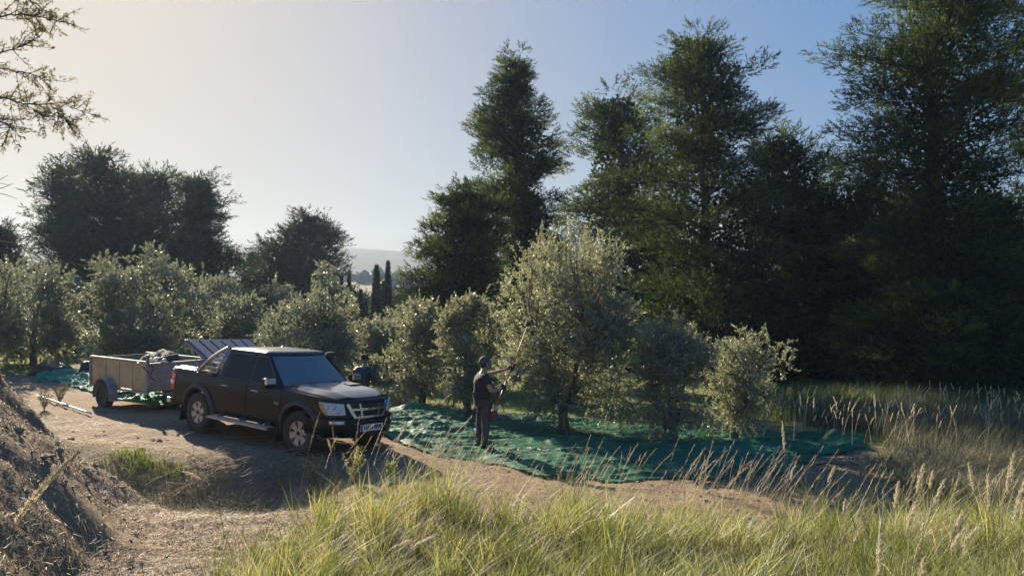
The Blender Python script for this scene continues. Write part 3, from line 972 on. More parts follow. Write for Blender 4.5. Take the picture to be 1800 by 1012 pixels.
def glass_mat(name, tint, alpha):
    m, n, l, p = new_mat(name)
    p.inputs['Base Color'].default_value = (*tint, 1)
    p.inputs['Roughness'].default_value = .05
    p.inputs['Specular IOR Level'].default_value = .9
    tr = n.new('ShaderNodeBsdfTransparent'); tr.inputs[0].default_value = (.45, .52, .56, 1) if alpha > .5 else (.95, .97, .98, 1)
    mx = n.new('ShaderNodeMixShader'); mx.inputs[0].default_value = alpha
    l.new(tr.outputs[0], mx.inputs[1]); l.new(p.outputs[0], mx.inputs[2])
    l.new(mx.outputs[0], n['Material Output'].inputs[0])
    return m
M['windscreen'] = glass_mat('windscreen_glass', (.15, .18, .20), .78)  # pale tint stands in for the sky mirrored in the glass
M['lamp_glass'] = glass_mat('lamp_glass', (.5, .52, .55), .10)

A = Vector((-3.70, 13.5)); B_ = Vector((-6.20, 15.30))
hd = math.atan2(A.y - B_.y, A.x - B_.x)
fx, fy = math.cos(hd), math.sin(hd)
lx, ly = -fy, fx
ctr = (A + B_) / 2 + Vector((lx, ly)) * .80
zf = (gz(A.x, A.y) + gz(A.x + lx * 1.6, A.y + ly * 1.6)) / 2
zr = (gz(B_.x, B_.y) + gz(B_.x + lx * 1.6, B_.y + ly * 1.6)) / 2
zn = (gz(A.x, A.y) + gz(B_.x, B_.y)) / 2
zfar = (gz(A.x + lx * 1.6, A.y + ly * 1.6) + gz(B_.x + lx * 1.6, B_.y + ly * 1.6)) / 2
truck = empty('pickup_truck', (ctr.x, ctr.y, (zf + zr) / 2))
truck.rotation_mode = 'QUATERNION'
ex = Vector((fx * 3.05, fy * 3.05, zf - zr)).normalized()
ey = Vector((lx * 1.6, ly * 1.6, zfar - zn)); ey = (ey - ex * ey.dot(ex)).normalized()
ez = ex.cross(ey)
truck.rotation_quaternion = Matrix((ex, ey, ez)).transposed().to_quaternion()
tag(truck, 'dusty black double cab pickup truck with its grooved bed lid raised', 'pickup truck')

WX, WR, HW = 1.525, .385, .89

# plan outline (right side, rear centre -> front centre), then by arc length
def _plan():
    pts = []
    for i in range(10):
        a = i / 9 * math.pi / 2
        pts.append((-2.45 - .13 * math.cos(a) ** .5, -.88 * math.sin(a) ** .5))
    for x in np.linspace(-2.4, 1.55, 80)[1:]:
        pts.append((x, -.88 - .012 * math.sin((x + 2.4) / 3.95 * math.pi)))
    for i in range(1, 31):
        a = i / 30 * math.pi / 2
        pts.append((1.55 + .83 * math.sin(a) ** (2 / 2.7), -.88 * math.cos(a) ** (2 / 2.7)))
    return np.array(pts)
PL = _plan()
PS = np.concatenate([[0], np.cumsum(np.hypot(*np.diff(PL, axis=0).T))])

def zt(x):
    return float(np.interp(x, [-2.6, -1.08, -1.0, 1.0, 1.3, 1.9, 2.2, 2.38], [1.10, 1.12, 1.12, 1.11, 1.09, 1.055, 1.02, .97]))
def zb(x):
    return float(np.interp(x, [-2.6, -2.2, -1.9, 1.8, 2.1, 2.4], [.50, .46, .42, .42, .38, .36]))
def bulge(t):
    return 1 - .060 * (1 - t) ** 3 - .055 * max(0, t - .55) ** 1.6 * 2.0
def S(s, t, off=0.0, side=1):
    """body side surface: s metres along the plan outline, t 0..1 upwards; off = outward"""
    x = float(np.interp(s, PS, PL[:, 0])); y = float(np.interp(s, PS, PL[:, 1]))
    x2 = float(np.interp(s + .02, PS, PL[:, 0])); y2 = float(np.interp(s + .02, PS, PL[:, 1]))
    x1 = float(np.interp(s - .02, PS, PL[:, 0])); y1 = float(np.interp(s - .02, PS, PL[:, 1]))
    tx, ty = x2 - x1, y2 - y1
    L_ = math.hypot(tx, ty) or 1
    nxx, nyy = ty / L_, -tx / L_
    f = bulge(t)
    k = max(0, (x - 1.9) / .5)
    xx = x - k * .05 * abs(t - .35) * 1.6
    return Vector((xx + nxx * off, (y * f + nyy * off) * side, zb(x) + (zt(x) - zb(x)) * t))
def s_x(x):
    i = 10; return float(np.interp(x, PL[9:90, 0], PS[9:90]))
def s_y(y):
    return float(np.interp(y, PL[89:, 1], PS[89:]))      # front corner, y from -.88 to 0
def tz(x, z):
    return (z - zb(x)) / (zt(x) - zb(x))

# body shell
NSs, NT = 100, 10
ss_ = np.linspace(0, PS[-1], NSs)
vs = []; fs = []
def vid(): return len(vs)
grid = {}
for sd in (1, -1):
    for i, s_ in enumerate(ss_):
        for j in range(NT + 1):
            if sd == -1 and i in (0, NSs - 1):
                grid[sd, i, j] = grid[1, i, j]; continue
            grid[sd, i, j] = len(vs); vs.append(S(s_, j / NT, 0, sd))
    for i in range(NSs - 1):
        for j in range(NT):
            q = [grid[sd, i, j], grid[sd, i + 1, j], grid[sd, i + 1, j + 1], grid[sd, i, j + 1]]
            fs.append(q if sd == 1 else q[::-1])
NC = 8
for lev, up_ in ((NT, True), (0, False)):
    rows = []
    for i in range(NSs):
        a, b = Vector(vs[grid[1, i, lev]]), Vector(vs[grid[-1, i, lev]])
        if i in (0, NSs - 1):
            rows.append([grid[1, i, lev]] * (NC + 1)); continue
        x = a.x
        hood = float(np.interp(x, [.9, 1.1, 2.0, 2.38], [.02, .075, .07, .02])) if x > .9 else .0
        r_ = [grid[1, i, lev]]
        for k in range(1, NC):
            u = k / NC
            p = a.lerp(b, u)
            if up_: p.z += hood * (1 - abs(2 * u - 1) ** 3.0) + (.018 * math.exp(-((abs(2 * u - 1) - .62) / .10) ** 2) if x > 1.0 else 0)
            r_.append(len(vs)); vs.append(p)
        r_.append(grid[-1, i, lev]); rows.append(r_)
    for i in range(NSs - 1):
        for k in range(NC):
            q = []
            for w_ in (rows[i][k], rows[i + 1][k], rows[i + 1][k + 1], rows[i][k + 1]):
                if w_ not in q: q.append(w_)
            if len(q) >= 3: fs.append(q if up_ else q[::-1])
mb = MB(); mb.add(vs, fs, True)
body = mb.build('body', M['paint'], truck)

def boolean(o, cutter, op='DIFFERENCE'):
    md = o.modifiers.new('b', 'BOOLEAN'); md.operation = op; md.object = cutter; md.solver = 'EXACT'
    bake(o)
    me = cutter.data
    bpy.data.objects.remove(cutter); bpy.data.meshes.remove(me)
saved = truck.matrix_basis.copy()
body.parent = None
for x in (WX, -WX):
    for sd in (1, -1):
        c = MB(); c.lathe([(0, -.30), (.455, -.30), (.455, .30), (0, .30)], 36, (x, sd * .80, WR + .03), 'y')
        boolean(body, c.build('cut', None))
c = MB(); c.box((-1.79, 0, 1.0), (1.36, 1.50, .80)); boolean(body, c.build('cut', None))
body.data.materials.clear(); body.data.materials.append(M['paint'])
body.parent = truck
body.data.polygons.foreach_set('use_smooth', [True] * len(body.data.polygons))
try:
    body.data.set_sharp_from_angle(angle=R(35))
except Exception: pass

# surface patches on the body side
def patch(mb_, x0, x1, z0, z1, off, th=.006, side=1, nx_=10, nz_=8, fn=None, byy=False):
    V_ = []; 
    for lay in (off, off - th):
        for j in range(nz_ + 1):
            for i in range(nx_ + 1):
                u, v = i / nx_, j / nz_
                if fn: s_, z = fn(u, v)
                else: s_ = s_x(x0 + (x1 - x0) * u); z = z0 + (z1 - z0) * v
                x = float(np.interp(s_, PS, PL[:, 0]))
                V_.append(S(s_, tz(x, z), lay, side))
    n1_ = (nx_ + 1) * (nz_ + 1)
    F_ = []
    for j in range(nz_):
        for i in range(nx_):
            a = j * (nx_ + 1) + i; b = a + 1; c_ = b + nx_ + 1; d = a + nx_ + 1
            F_.append((a, b, c_, d)); F_.append((n1_ + d, n1_ + c_, n1_ + b, n1_ + a))
    for i in range(nx_):
        F_.append((i + 1, i, n1_ + i, n1_ + i + 1)); a = nz_ * (nx_ + 1) + i; F_.append((a, a + 1, n1_ + a + 1, n1_ + a))
    for j in range(nz_):
        a = j * (nx_ + 1); F_.append((a, a + nx_ + 1, n1_ + a + nx_ + 1, n1_ + a)); a += nx_; F_.append((a + nx_ + 1, a, n1_ + a, n1_ + a + nx_ + 1))
    mb_.add(V_, F_, True)
    return mb_

def sharp(o, ang=35):
    try: o.data.set_sharp_from_angle(angle=R(ang))
    except Exception: pass
    return o

# greenhouse -----------------------------------------------------
GB, GT = 1.095, 1.665
def GW(t): return .845 - .165 * t
def GXr(t): return -1.03 + .17 * t
def GXf(t): return 1.06 - .66 * t - .05 * t * (1 - t)
def Gz(t): return GB + (GT - GB) * t
def GS(x, t, off, side):       # point on the greenhouse side
    return Vector((x, -(GW(t) + off) * side - .03 * t * t * 0, Gz(t) + off * .28))
def GF(v, t, off=0.0):       # windscreen: v -1..1 across
    bow = .10 * v * v
    return Vector((GXf(t) - bow + off * .62, v * GW(t) * .985, Gz(t) + off * .78))
vs = []; fs = []; K = 13; rings = []
def gring(t, k=1.0, dz=0):
    w = GW(t) * k; xr, xf = GXr(t), GXf(t)
    cx_ = (xr + xf) / 2; r = []
    for i in range(K):                     # rear edge (left->right)
        v = 1 - 2 * i / (K - 1); e = 1 - abs(v) ** 8 * .02
        r.append(Vector((cx_ + (xr + .02 * v * v - cx_) * k, v * w * .985, Gz(t) + dz)))
    for i in range(1, 24):
        r.append(Vector((cx_ + (xr + .02 + (xf - .10 - xr - .02) * i / 24 - cx_) * k, -w, Gz(t) + dz)))
    for i in range(K):
        v = -1 + 2 * i / (K - 1)
        r.append(Vector((cx_ + (xf - .10 * v * v - cx_) * k, v * w * .985, Gz(t) + dz)))
    for i in range(1, 24):
        r.append(Vector((cx_ + (xf - .10 - (xf - .10 - xr - .02) * i / 24 - cx_) * k, w, Gz(t) + dz)))
    return r
levels = [(-.06, 1, 0)] + [(t, 1, 0) for t in np.linspace(0, 1, 7)] + [(1, .985, .016), (1, .95, .032), (1, .85, .048), (1, .6, .060), (1, .3, .066), (1, .02, .067)]
nr = len(gring(0))
for (t, k, dz) in levels: vs += gring(t, k, dz)
for a in range(len(levels) - 1):
    for i in range(nr):
        j = (i + 1) % nr
        fs.append((a * nr + i, a * nr + j, (a + 1) * nr + j, (a + 1) * nr + i))
fs.append(tuple((len(levels) - 1) * nr + i for i in range(nr)))
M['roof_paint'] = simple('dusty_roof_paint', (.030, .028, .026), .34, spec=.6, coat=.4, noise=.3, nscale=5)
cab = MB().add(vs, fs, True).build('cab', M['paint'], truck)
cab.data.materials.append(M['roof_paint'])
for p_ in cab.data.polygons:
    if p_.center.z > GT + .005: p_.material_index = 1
sharp(cab, 40)

def pane(mb_, pts, f, off, th=.006):
    n_ = len(pts)
    V_ = [f(a, b, off) for a, b in pts] + [f(a, b, off - th) for a, b in pts]
    F_ = [tuple(range(n_)), tuple(range(2 * n_ - 1, n_ - 1, -1))] + [(i, n_ + i, n_ + (i + 1) % n_, (i + 1) % n_) for i in range(n_)]
    return mb_.add(V_, F_)
def rounded(pts, r=.05, n_=4):
    out = []; N_ = len(pts)
    for i in range(N_):
        a, b, c_ = [np.array(pts[(i + k) % N_], float) for k in (-1, 0, 1)]
        u = (a - b) / np.linalg.norm(a - b); v = (c_ - b) / np.linalg.norm(c_ - b)
        p0, p1 = b + u * r, b + v * r
        for k in range(n_ + 1):
            t = k / n_
            out.append(tuple((1 - t) ** 2 * p0 + 2 * t * (1 - t) * b + t * t * p1))
    return out
def zr_(pts): return [(x, (z - GB) / (GT - GB)) for x, z in pts]

WIN = {'rear': [(-.80, 1.15), (-.02, 1.15), (-.02, 1.605), (-.68, 1.605)], 'front': [(.09, 1.15), (.80, 1.15), (.72, 1.24), (.36, 1.605), (.09, 1.605)]}
for sd in (1, -1):
    for nm, x0, x1 in (('rear', -.90, .025), ('front', .035, 1.02)):
        d = MB()
        if nm == 'rear':
            patch(d, 0, 0, 0, 0, .007, .012, sd, 12, 10, fn=lambda u, v: (s_x(max(-.93 + .93 * u + .02 * u, -.93 + .10 * (1 - v) ** 2 * (1 - u))), .47 + .615 * v))
        else:
            patch(d, x0, x1, .47, 1.085, .007, .012, sd, 12, 10)
        door = sharp(d.build('door', M['paint'], truck))
        fr = MB()
        big = [(x + (.035 if x > (x0 + x1) / 2 else -.035), z + (.03 if z > 1.3 else -.028)) for x, z in WIN[nm]]
        if nm == 'front': big = [(.05, 1.122), (.86, 1.122), (.80, 1.22), (.39, 1.64), (.05, 1.64)]
        pane(fr, [(x, (z - GB) / (GT - GB)) for x, z in rounded(big, .05)], lambda x, t, o: GS(x, t, o, sd), .006, .010)
        fr.build('window_frame', M['trim_grey'], door)
        g = MB(); pane(g, [(x, (z - GB) / (GT - GB)) for x, z in rounded(WIN[nm], .045)], lambda x, t, o: GS(x, t, o, sd), .010, .006)
        g.build('window', M['glass_side'], door)
        h = MB(); hx_ = x0 + .17
        for q in (0, .17): h.box(S(s_x(hx_ + q), tz(0, 1.0), .016, sd), (.035, .03, .03), bevel=.008)
        h.tube([S(s_x(hx_ - .01), tz(0, 1.0), .032, sd), S(s_x(hx_ + .09), tz(0, 1.005), .045, sd), S(s_x(hx_ + .18), tz(0, 1.0), .032, sd)], .014, 8)
        h.build('door_handle', M['chrome'], door)
    # belt moulding
    bm_ = MB(); bm_.tube([GS(x, -.01, .012, sd) for x in np.linspace(-.95, .93, 9)], .010, 6); bm_.build('belt_moulding', M['trim_grey'], truck)
    # fender flares
    for x in (WX, -WX):
        f_ = MB(); V_ = []; F_ = []
        na = 26
        prof = [(.452, -.030), (.452, .040), (.475, .052), (.515, .046), (.545, .012), (.55, -.02)]
        for i in range(na + 1):
            a = R(-8) + (math.pi + R(16)) * i / na
            for (r_, o_) in prof:
                px_, pz_ = x + r_ * math.cos(a), WR + .03 + r_ * math.sin(a)
                q = S(s_x(min(px_, 1.52)) if px_ < 1.52 else float(np.interp(px_, PL[89:, 0], PS[89:])), min(1, max(0, tz(px_, pz_))), 0, sd)
                V_.append((px_, q.y - sd * (o_), pz_))
        for i in range(na):
            for k in range(len(prof) - 1):
                a0 = i * len(prof) + k
                F_.append((a0, a0 + 1, a0 + 1 + len(prof), a0 + len(prof)))
        f_.add(V_, F_, True); sharp(f_.build('fender_flare', M['trim_grey'], truck), 50)
    # wheels
    for x in (WX, -WX):
        yc = -sd * .765
        o = -sd
        w_ = empty('wheel', (x, yc, WR)); w_.parent = truck
        if x > 0 : w_.rotation_euler = (0, 0, R(4))
        t_ = MB()
        prof = [(.215, -.10), (.235, -.118), (.30, -.125), (.345, -.118), (.372, -.098), (.380, -.05), (.382, 0), (.380, .05), (.372, .098), (.345, .118), (.30, .125), (.235, .118), (.215, .10)]
        t_.lathe(prof, 48, axis='y', close=True)
        for k in range(40):
            a = 2 * math.pi * k / 40
            for (yy, da) in ((-.098, 0), (-.035, .08), (.035, 0), (.098, .08)):
                rot = Matrix.Rotation(-(a + da), 3, 'Y')
                t_.box(rot @ Vector((.381, yy, 0)), (.016, .045, .034), rot)
        t_.build('tyre', M['rubber'], w_)
        r_ = MB()
        r_.lathe([(.218, o * .10), (.205, o * .10), (.197, o * .05), (.19, -o * .08), (.218, -o * .10)], 40, axis='y')
        for k in range(6):
            a = 2 * math.pi * k / 6 + .3
            rot = Matrix.Rotation(-a, 3, 'Y')
            wd0, wd1 = .036, .066
            P_ = [rot @ Vector((rr, o * yy, zz)) for (rr, yy, zz) in ((.05, .085, -wd0), (.205, .098, -wd1), (.205, .098, wd1), (.05, .085, wd0), (.05, .05, -wd0), (.205, .06, -wd1), (.205, .06, wd1), (.05, .05, wd0))]
            r_.add(P_, [(0, 1, 2, 3), (4, 7, 6, 5), (0, 4, 5, 1), (1, 5, 6, 2), (2, 6, 7, 3), (3, 7, 4, 0)])
        r_.lathe([(0, o * .092), (.06, o * .092), (.068, o * .08), (.068, o * .04)], 24, axis='y')
        sharp(r_.build('rim', M['alloy'], w_), 40)
        hb_ = MB(); hb_.lathe([(0, o * .108), (.034, o * .106), (.040, o * .09)], 6, axis='y', smooth=False)
        hb_.lathe([(0, -o * .02), (.195, -o * .02)], 32, axis='y')
        hb_.build('hub', M['dark_gap'], w_)
    # arch lining
    # headlight
    hl = MB()
    def hfn(u, v):
        sa, sb = s_y(-.50 + .10 * (1 - v) * 0), PS[89] + .06
        s_ = sa + (sb + .22 * (1 - v) ** 1.4 * 0 - sa) * (1 - u)
        s0 = PS[89] + .34 + .14 * (1 - v) ** 1.6        # rear edge slants
        s1 = s_y(-.49 - .03 * v)
        return s0 + (s1 - s0) * u, .765 + (.215 - .03 * u) * v
    patch(hl, 0, 0, 0, 0, .012, .02, sd, 12, 8, fn=hfn)
    L_ = sharp(hl.build('headlight', M['reflector'], truck), 50)
    for (u, v, r_) in ((.62, .70, .046), (.72, .32, .042), (.34, .62, .034)):
        il = MB()
        s_, z_ = hfn(u, v); x_ = float(np.interp(s_, PS, PL[:, 0]))
        il.ellipsoid(S(s_, tz(x_, z_), .008, sd), (r_ * .5, r_, r_), 12, 8)
        il.build('lamp', M['chrome'], L_)
    gl = MB(); patch(gl, 0, 0, 0, 0, .034, .004, sd, 12, 8, fn=hfn); gl.build('lens', M['lamp_glass'], L_)
    am = MB(); patch(am, 0, 0, 0, 0, .026, .006, sd, 4, 6, fn=lambda u, v: hfn(u * .16 + .01, v * .9 + .05)); am.build('indicator', M['amber'], L_)
    # fog lamp
    fg = MB()
    ffn = lambda u, v: (s_y(-.72) + (s_y(-.52) - s_y(-.72)) * u, .610 + .065 * v)
    patch(fg, 0, 0, 0, 0, .078, .03, sd, 6, 3, fn=ffn)
    F_l = fg.build('fog_lamp', M['chrome'], truck)
    f2 = MB(); patch(f2, 0, 0, 0, 0, .082, .004, sd, 4, 3, fn=lambda u, v: (s_y(-.69) + (s_y(-.645) - s_y(-.69)) * u, .616 + .052 * v)); f2.build('indicator', M['amber'], F_l)
    f3 = MB(); patch(f3, 0, 0, 0, 0, .082, .004, sd, 4, 3, fn=lambda u, v: (s_y(-.635) + (s_y(-.555) - s_y(-.635)) * u, .619 + .046 * v)); f3.build('lens', M['white_lens'], F_l)
    # tail light
    tl_ = MB(); patch(tl_, 0, 0, 0, 0, .014, .03, sd, 6, 8, fn=lambda u, v: (PS[0] + .70 + (s_x(-2.36) - PS[0] - .70) * u, .76 + .32 * v))
    T_ = sharp(tl_.build('tail_light', M['red_lens'], truck), 50)
    tw = MB(); patch(tw, 0, 0, 0, 0, .018, .01, sd, 4, 3, fn=lambda u, v: (PS[0] + .74 + (s_x(-2.38) - PS[0] - .74) * u, .865 + .07 * v)); tw.build('reversing_lens', M['white_lens'], T_)
    # mirror
    mm = MB(); c0 = GS(.80, .05, .0, sd)
    mm.box(c0 + Vector((.05, -sd * .17, .075)), (.14, .26, .19), bevel=.05)
    mi = mm.build('wing_mirror', M['paint'], truck)
    m2 = MB(); m2.tube([c0 + Vector((0, .02 * sd, -.02)), c0 + Vector((.02, -sd * .10, .01))], [.035, .028], 8); m2.build('mirror_arm', M['plastic'], mi)
    m3 = MB(); m3.box(c0 + Vector((.098, -sd * .18, .095)), (.05, .235, .115), bevel=.024); m3.build('mirror_cap', M['chrome'], mi)
    # running board
    rb = MB(); rb.box((-.02, -sd * .945, .385), (1.86, .17, .045), bevel=.018)
    RB = rb.build('running_board', M['trim_grey'], truck)
    for yy in (.89, .935, .98, 1.025):
        r2 = MB(); r2.box((-.02, -sd * yy, .411), (1.80, .026, .012), bevel=.004); r2.build('tread_strip', M['alloy'], RB)
    r3 = MB()
    for x in (-.75, -.05, .7): r3.box((x, -sd * .86, .43), (.05, .2, .05))
    r3.box((-.02, -sd * 1.034, .385), (1.86, .012, .03)); r3.build('bracket', M['alloy'], RB)
    # mud flaps
    for x in (WX - .50, -WX - .50):
        mf = MB(); mf.box((x, -sd * .80, .34), (.012, .24, .34), Matrix.Rotation(R(8), 3, 'Y')); mf.build('mud_flap', M['plastic'], truck)
    # bed rail cap
    rc = MB(); rc.tube([Vector((x, -sd * .835, 1.135)) for x in np.linspace(-2.50, -1.05, 8)], [.03, .036, .036, .036, .036, .036, .036, .03], 10)
    rc.build('bed_rail_cap', M['plastic'], truck)
    rc = MB(); rc.box((-2.10, -sd * .74, 1.155), (.80, .22, .11), bevel=.045); TB = rc.build('cover_frame', M['paint'], truck)
    rc = MB(); rc.tube([(-2.44, -sd * .74, 1.212), (-2.40, -sd * .74, 1.228), (-1.80, -sd * .74, 1.228), (-1.74, -sd * .74, 1.212)], .010, 8); rc.build('rail', M['alloy'], TB)
    # louvred sport bar
    sb_ = MB()
    ya, yb_ = -sd * .80, -sd * .66
    p0, p1, p2, p3 = Vector((-1.72, ya, 1.14)), Vector((-1.52, ya + sd * .03, 1.38)), Vector((-1.22, yb_ - sd * .01, 1.60)), Vector((-.92, yb_ + sd * .01, 1.70))
    arc = []
    for i in range(13):
        t = i / 12
        arc.append(p0 * (1 - t) ** 3 + p1 * 3 * t * (1 - t) ** 2 + p2 * 3 * t * t * (1 - t) + p3 * t ** 3)
    sb_.tube(arc, .034, 10)
    SB = sb_.build('sport_bar', M['alloy'], truck)
    s2 = MB(); s2.tube([Vector((-1.10, ya, 1.13)), Vector((-1.02, yb_ - sd * .10, 1.38)), Vector((-.93, yb_ + sd * .01, 1.66))], .024, 8)
    for z_ in (1.20, 1.29, 1.38, 1.47, 1.56):
        k = (z_ - 1.13) / .55
        e = min(arc, key=lambda q: abs(q.z - z_))
        yy = ya + (yb_ - ya) * k
        s2.box(((e.x - 1.04 + .06 * k) / 2 + .0, yy, z_), (abs(e.x + 1.04 - .06 * k), .02, .030))
    s2.build('louvre', M['alloy'], SB)

# windscreen
g = MB(); V_ = []; F_ = []
nu, nv_ = 16, 8
for lay in (.010, .004):
    for j in range(nv_ + 1):
        for i in range(nu + 1):
            v = -1 + 2 * i / nu; t = .06 + .86 * j / nv_
            V_.append(GF(v * .90, t, lay))
n1_ = (nu + 1) * (nv_ + 1)
for j in range(nv_):
    for i in range(nu):
        a = j * (nu + 1) + i; F_.append((a, a + 1, a + nu + 2, a + nu + 1)); F_.append((n1_ + a + nu + 1, n1_ + a + nu + 2, n1_ + a + 1, n1_ + a))
g.add(V_, F_, True)
WS = g.build('windscreen', M['windscreen'], truck)
# opening behind the windscreen so that the glass shows a dim interior
c = MB()
cp = [GF(v, t, o) for o in (.05, -.30) for (v, t) in ((-.86, .10), (.86, .10), (.84, .90), (-.84, .90))]
c.add(cp, [(0, 1, 2, 3), (7, 6, 5, 4), (0, 4, 5, 1), (1, 5, 6, 2), (2, 6, 7, 3), (3, 7, 4, 0)])
cab.parent = None
boolean(cab, c.build('cut', None)); cab.parent = truck
for i_, v0 in ((0, -.55), (1, .05)):
    w_ = MB(); w_.tube([GF(v0 + k * .16 + .06, .055 + .05 * math.sin(k / 4 * math.pi), .03) for k in range(5)], [.010, .014, .014, .014, .008], 6)
    w_.tube([GF(v0 + .62, .0, .02), GF(v0 + .35, .09, .035)], .009, 6); w_.build('wiper', M['plastic'], WS)
cw = MB(); cw.box((1.13, 0, 1.165), (.16, 1.36, .012), Matrix.Rotation(R(8), 3, 'Y')); cw.build('cowl', M['plastic'], truck)
# bonnet as its own panel
bn = MB(); V_ = []; F_ = []
n_u, n_v = 16, 16
def hoodz(x, u):
    y_e = abs(float(np.interp(x, PL[89:, 0], PL[89:, 1]))) * bulge(1) if x > 1.55 else .88 * bulge(1)
    a = abs(u)
    hood = float(np.interp(x, [.9, 1.1, 2.0, 2.38], [.02, .075, .07, .02]))
    return zt(x) + hood * (1 - a ** 3) + .018 * math.exp(-((a - .62) / .10) ** 2), y_e
for lay in (.010, -.01):
    for j in range(n_v + 1):
        for i in range(n_u + 1):
            u = (-1 + 2 * i / n_u) * .90
            xe = 2.27 - .16 * abs(u) ** 3
            x = 1.16 + (xe - 1.16) * j / n_v
            z_, ye = hoodz(x, u)
            V_.append((x, u * ye, z_ + lay))
n1_ = (n_u + 1) * (n_v + 1)
for j in range(n_v):
    for i in range(n_u):
        a = j * (n_u + 1) + i; F_.append((a, a + 1, a + n_u + 2, a + n_u + 1)); F_.append((n1_ + a + n_u + 1, n1_ + a + n_u + 2, n1_ + a + 1, n1_ + a))
for i in range(n_u):
    F_.append((i, i + 1, n1_ + i + 1, n1_ + i)); a = n_v * (n_u + 1) + i; F_.append((a + 1, a, n1_ + a, n1_ + a + 1))
for j in range(n_v):
    a = j * (n_u + 1); F_.append((a, n1_ + a, n1_ + a + n_u + 1, a + n_u + 1)); a += n_u; F_.append((a, a + n_u + 1, n1_ + a + n_u + 1, n1_ + a))
bn.add(V_, F_, True)
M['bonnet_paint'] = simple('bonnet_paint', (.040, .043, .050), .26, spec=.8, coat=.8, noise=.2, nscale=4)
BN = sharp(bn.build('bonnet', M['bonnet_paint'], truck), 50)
for y_ in (.30, -.30):
    nz_ = MB(); nz_.ellipsoid((1.24, y_, hoodz(1.24, y_ / .85)[0] + .016), (.012, .02, .010), 8, 5)
    nz_.build('washer_nozzle', M['plastic'], BN)
sc_ = MB(); sc_.box((1.42, .44, hoodz(1.42, .5)[0] + .015), (.22, .26, .022), bevel=.008); sc_.build('air_intake', M['plastic'], BN)

# front face: grille, bumper, plate
def FS(y, z, off):
    sd = 1 if y <= 0 else -1
    s_ = s_y(-abs(y)) if abs(y) < .875 else PS[89]
    x_ = float(np.interp(s_, PS, PL[:, 0]))
    return S(s_, tz(x_, z), off, sd)
def fprism(mb_, poly, o0, o1):
    # subdivide edges so that the shape follows the curved front
    out = []
    for i in range(len(poly)):
        a, b = np.array(poly[i]), np.array(poly[(i + 1) % len(poly)])
        k = max(1, int(np.linalg.norm(b - a) / .08))
        for q in range(k): out.append(tuple(a + (b - a) * q / k))
    return mb_.prism(out, lambda y, z, o: FS(y, z, o), o0, o1)
def fstrip(mb_, pts, w, o0, o1):
    for i in range(len(pts) - 1):
        a, b = np.array(pts[i]), np.array(pts[i + 1]); d = b - a; L_ = np.linalg.norm(d); d /= L_
        nn_ = np.array([-d[1], d[0]]) * w / 2
        k = max(1, int(L_ / .10))
        for q in range(k):
            s0, s1 = a + (b - a) * q / k - d * .002, a + (b - a) * (q + 1) / k + d * .002
            mb_.prism([tuple(s0 - nn_), tuple(s1 - nn_), tuple(s1 + nn_), tuple(s0 + nn_)], FS, o0, o1)
grl = MB()
V_ = []; F_ = []
for j in range(5):
    for i in range(13):
        y = (-1 + 2 * i / 12); z = .685 + .26 * j / 4
        V_.append(FS(y * (.30 + .14 * j / 4), z, .008))
for j in range(4):
    for i in range(12):
        a = j * 13 + i; F_.append((a, a + 1, a + 14, a + 13))
grl.add(V_, F_)
GR = grl.build('grille', M['dark_gap'], truck)
gc = MB()
fstrip(gc, [(-.47, .955), (-.40, .835), (-.33, .73)], .055, .008, .040)
fstrip(gc, [(.47, .955), (.40, .835), (.33, .73)], .055, .008, .040)
fstrip(gc, [(-.35, .705), (.35, .705)], .062, .006, .036)
fstrip(gc, [(-.41, .855), (.41, .855)], .038, .012, .044)
fstrip(gc, [(-.19, .70), (-.205, .85), (-.24, .95)], .042, .014, .048)
fstrip(gc, [(.19, .70), (.205, .85), (.24, .95)], .042, .014, .048)
gc.build('grille_frame', M['chrome'], GR)
for z_ in (.76, .79, .82, .90, .93):
    gs_ = MB(); fstrip(gs_, [(-.40, z_), (.40, z_)], .010, .006, .016)
    gs_.build('grille_slat', M['trim_grey'], GR)
bp_ = MB()
V_ = []; F_ = []
nb = 40
bs = np.linspace(PS[89] + .02, 2 * PS[-1] - PS[89] - .02, nb)
prof = [(.715, .004), (.70, .045), (.60, .062), (.48, .060), (.40, .045), (.37, .0)]
for s_ in bs:
    sd, s2_ = (1, s_) if s_ <= PS[-1] else (-1, 2 * PS[-1] - s_)
    x_ = float(np.interp(s2_, PS, PL[:, 0]))
    end = min(1, (min(s_ - bs[0], bs[-1] - s_)) / .10 + .05)
    for (z_, o_) in prof: V_.append(S(s2_, tz(x_, z_), o_ * end ** .4, sd))
for i in range(nb - 1):
    for k in range(len(prof) - 1):
        a = i * len(prof) + k; F_.append((a, a + len(prof), a + len(prof) + 1, a + 1))
bp_.add(V_, F_, True)
BP = sharp(bp_.build('front_bumper', M['paint'], truck), 40)
bi = MB(); fprism(bi, [(-.36, .595), (.36, .595), (.40, .66), (-.40, .66)], .05, .066); bi.build('air_intake', M['dark_gap'], BP)
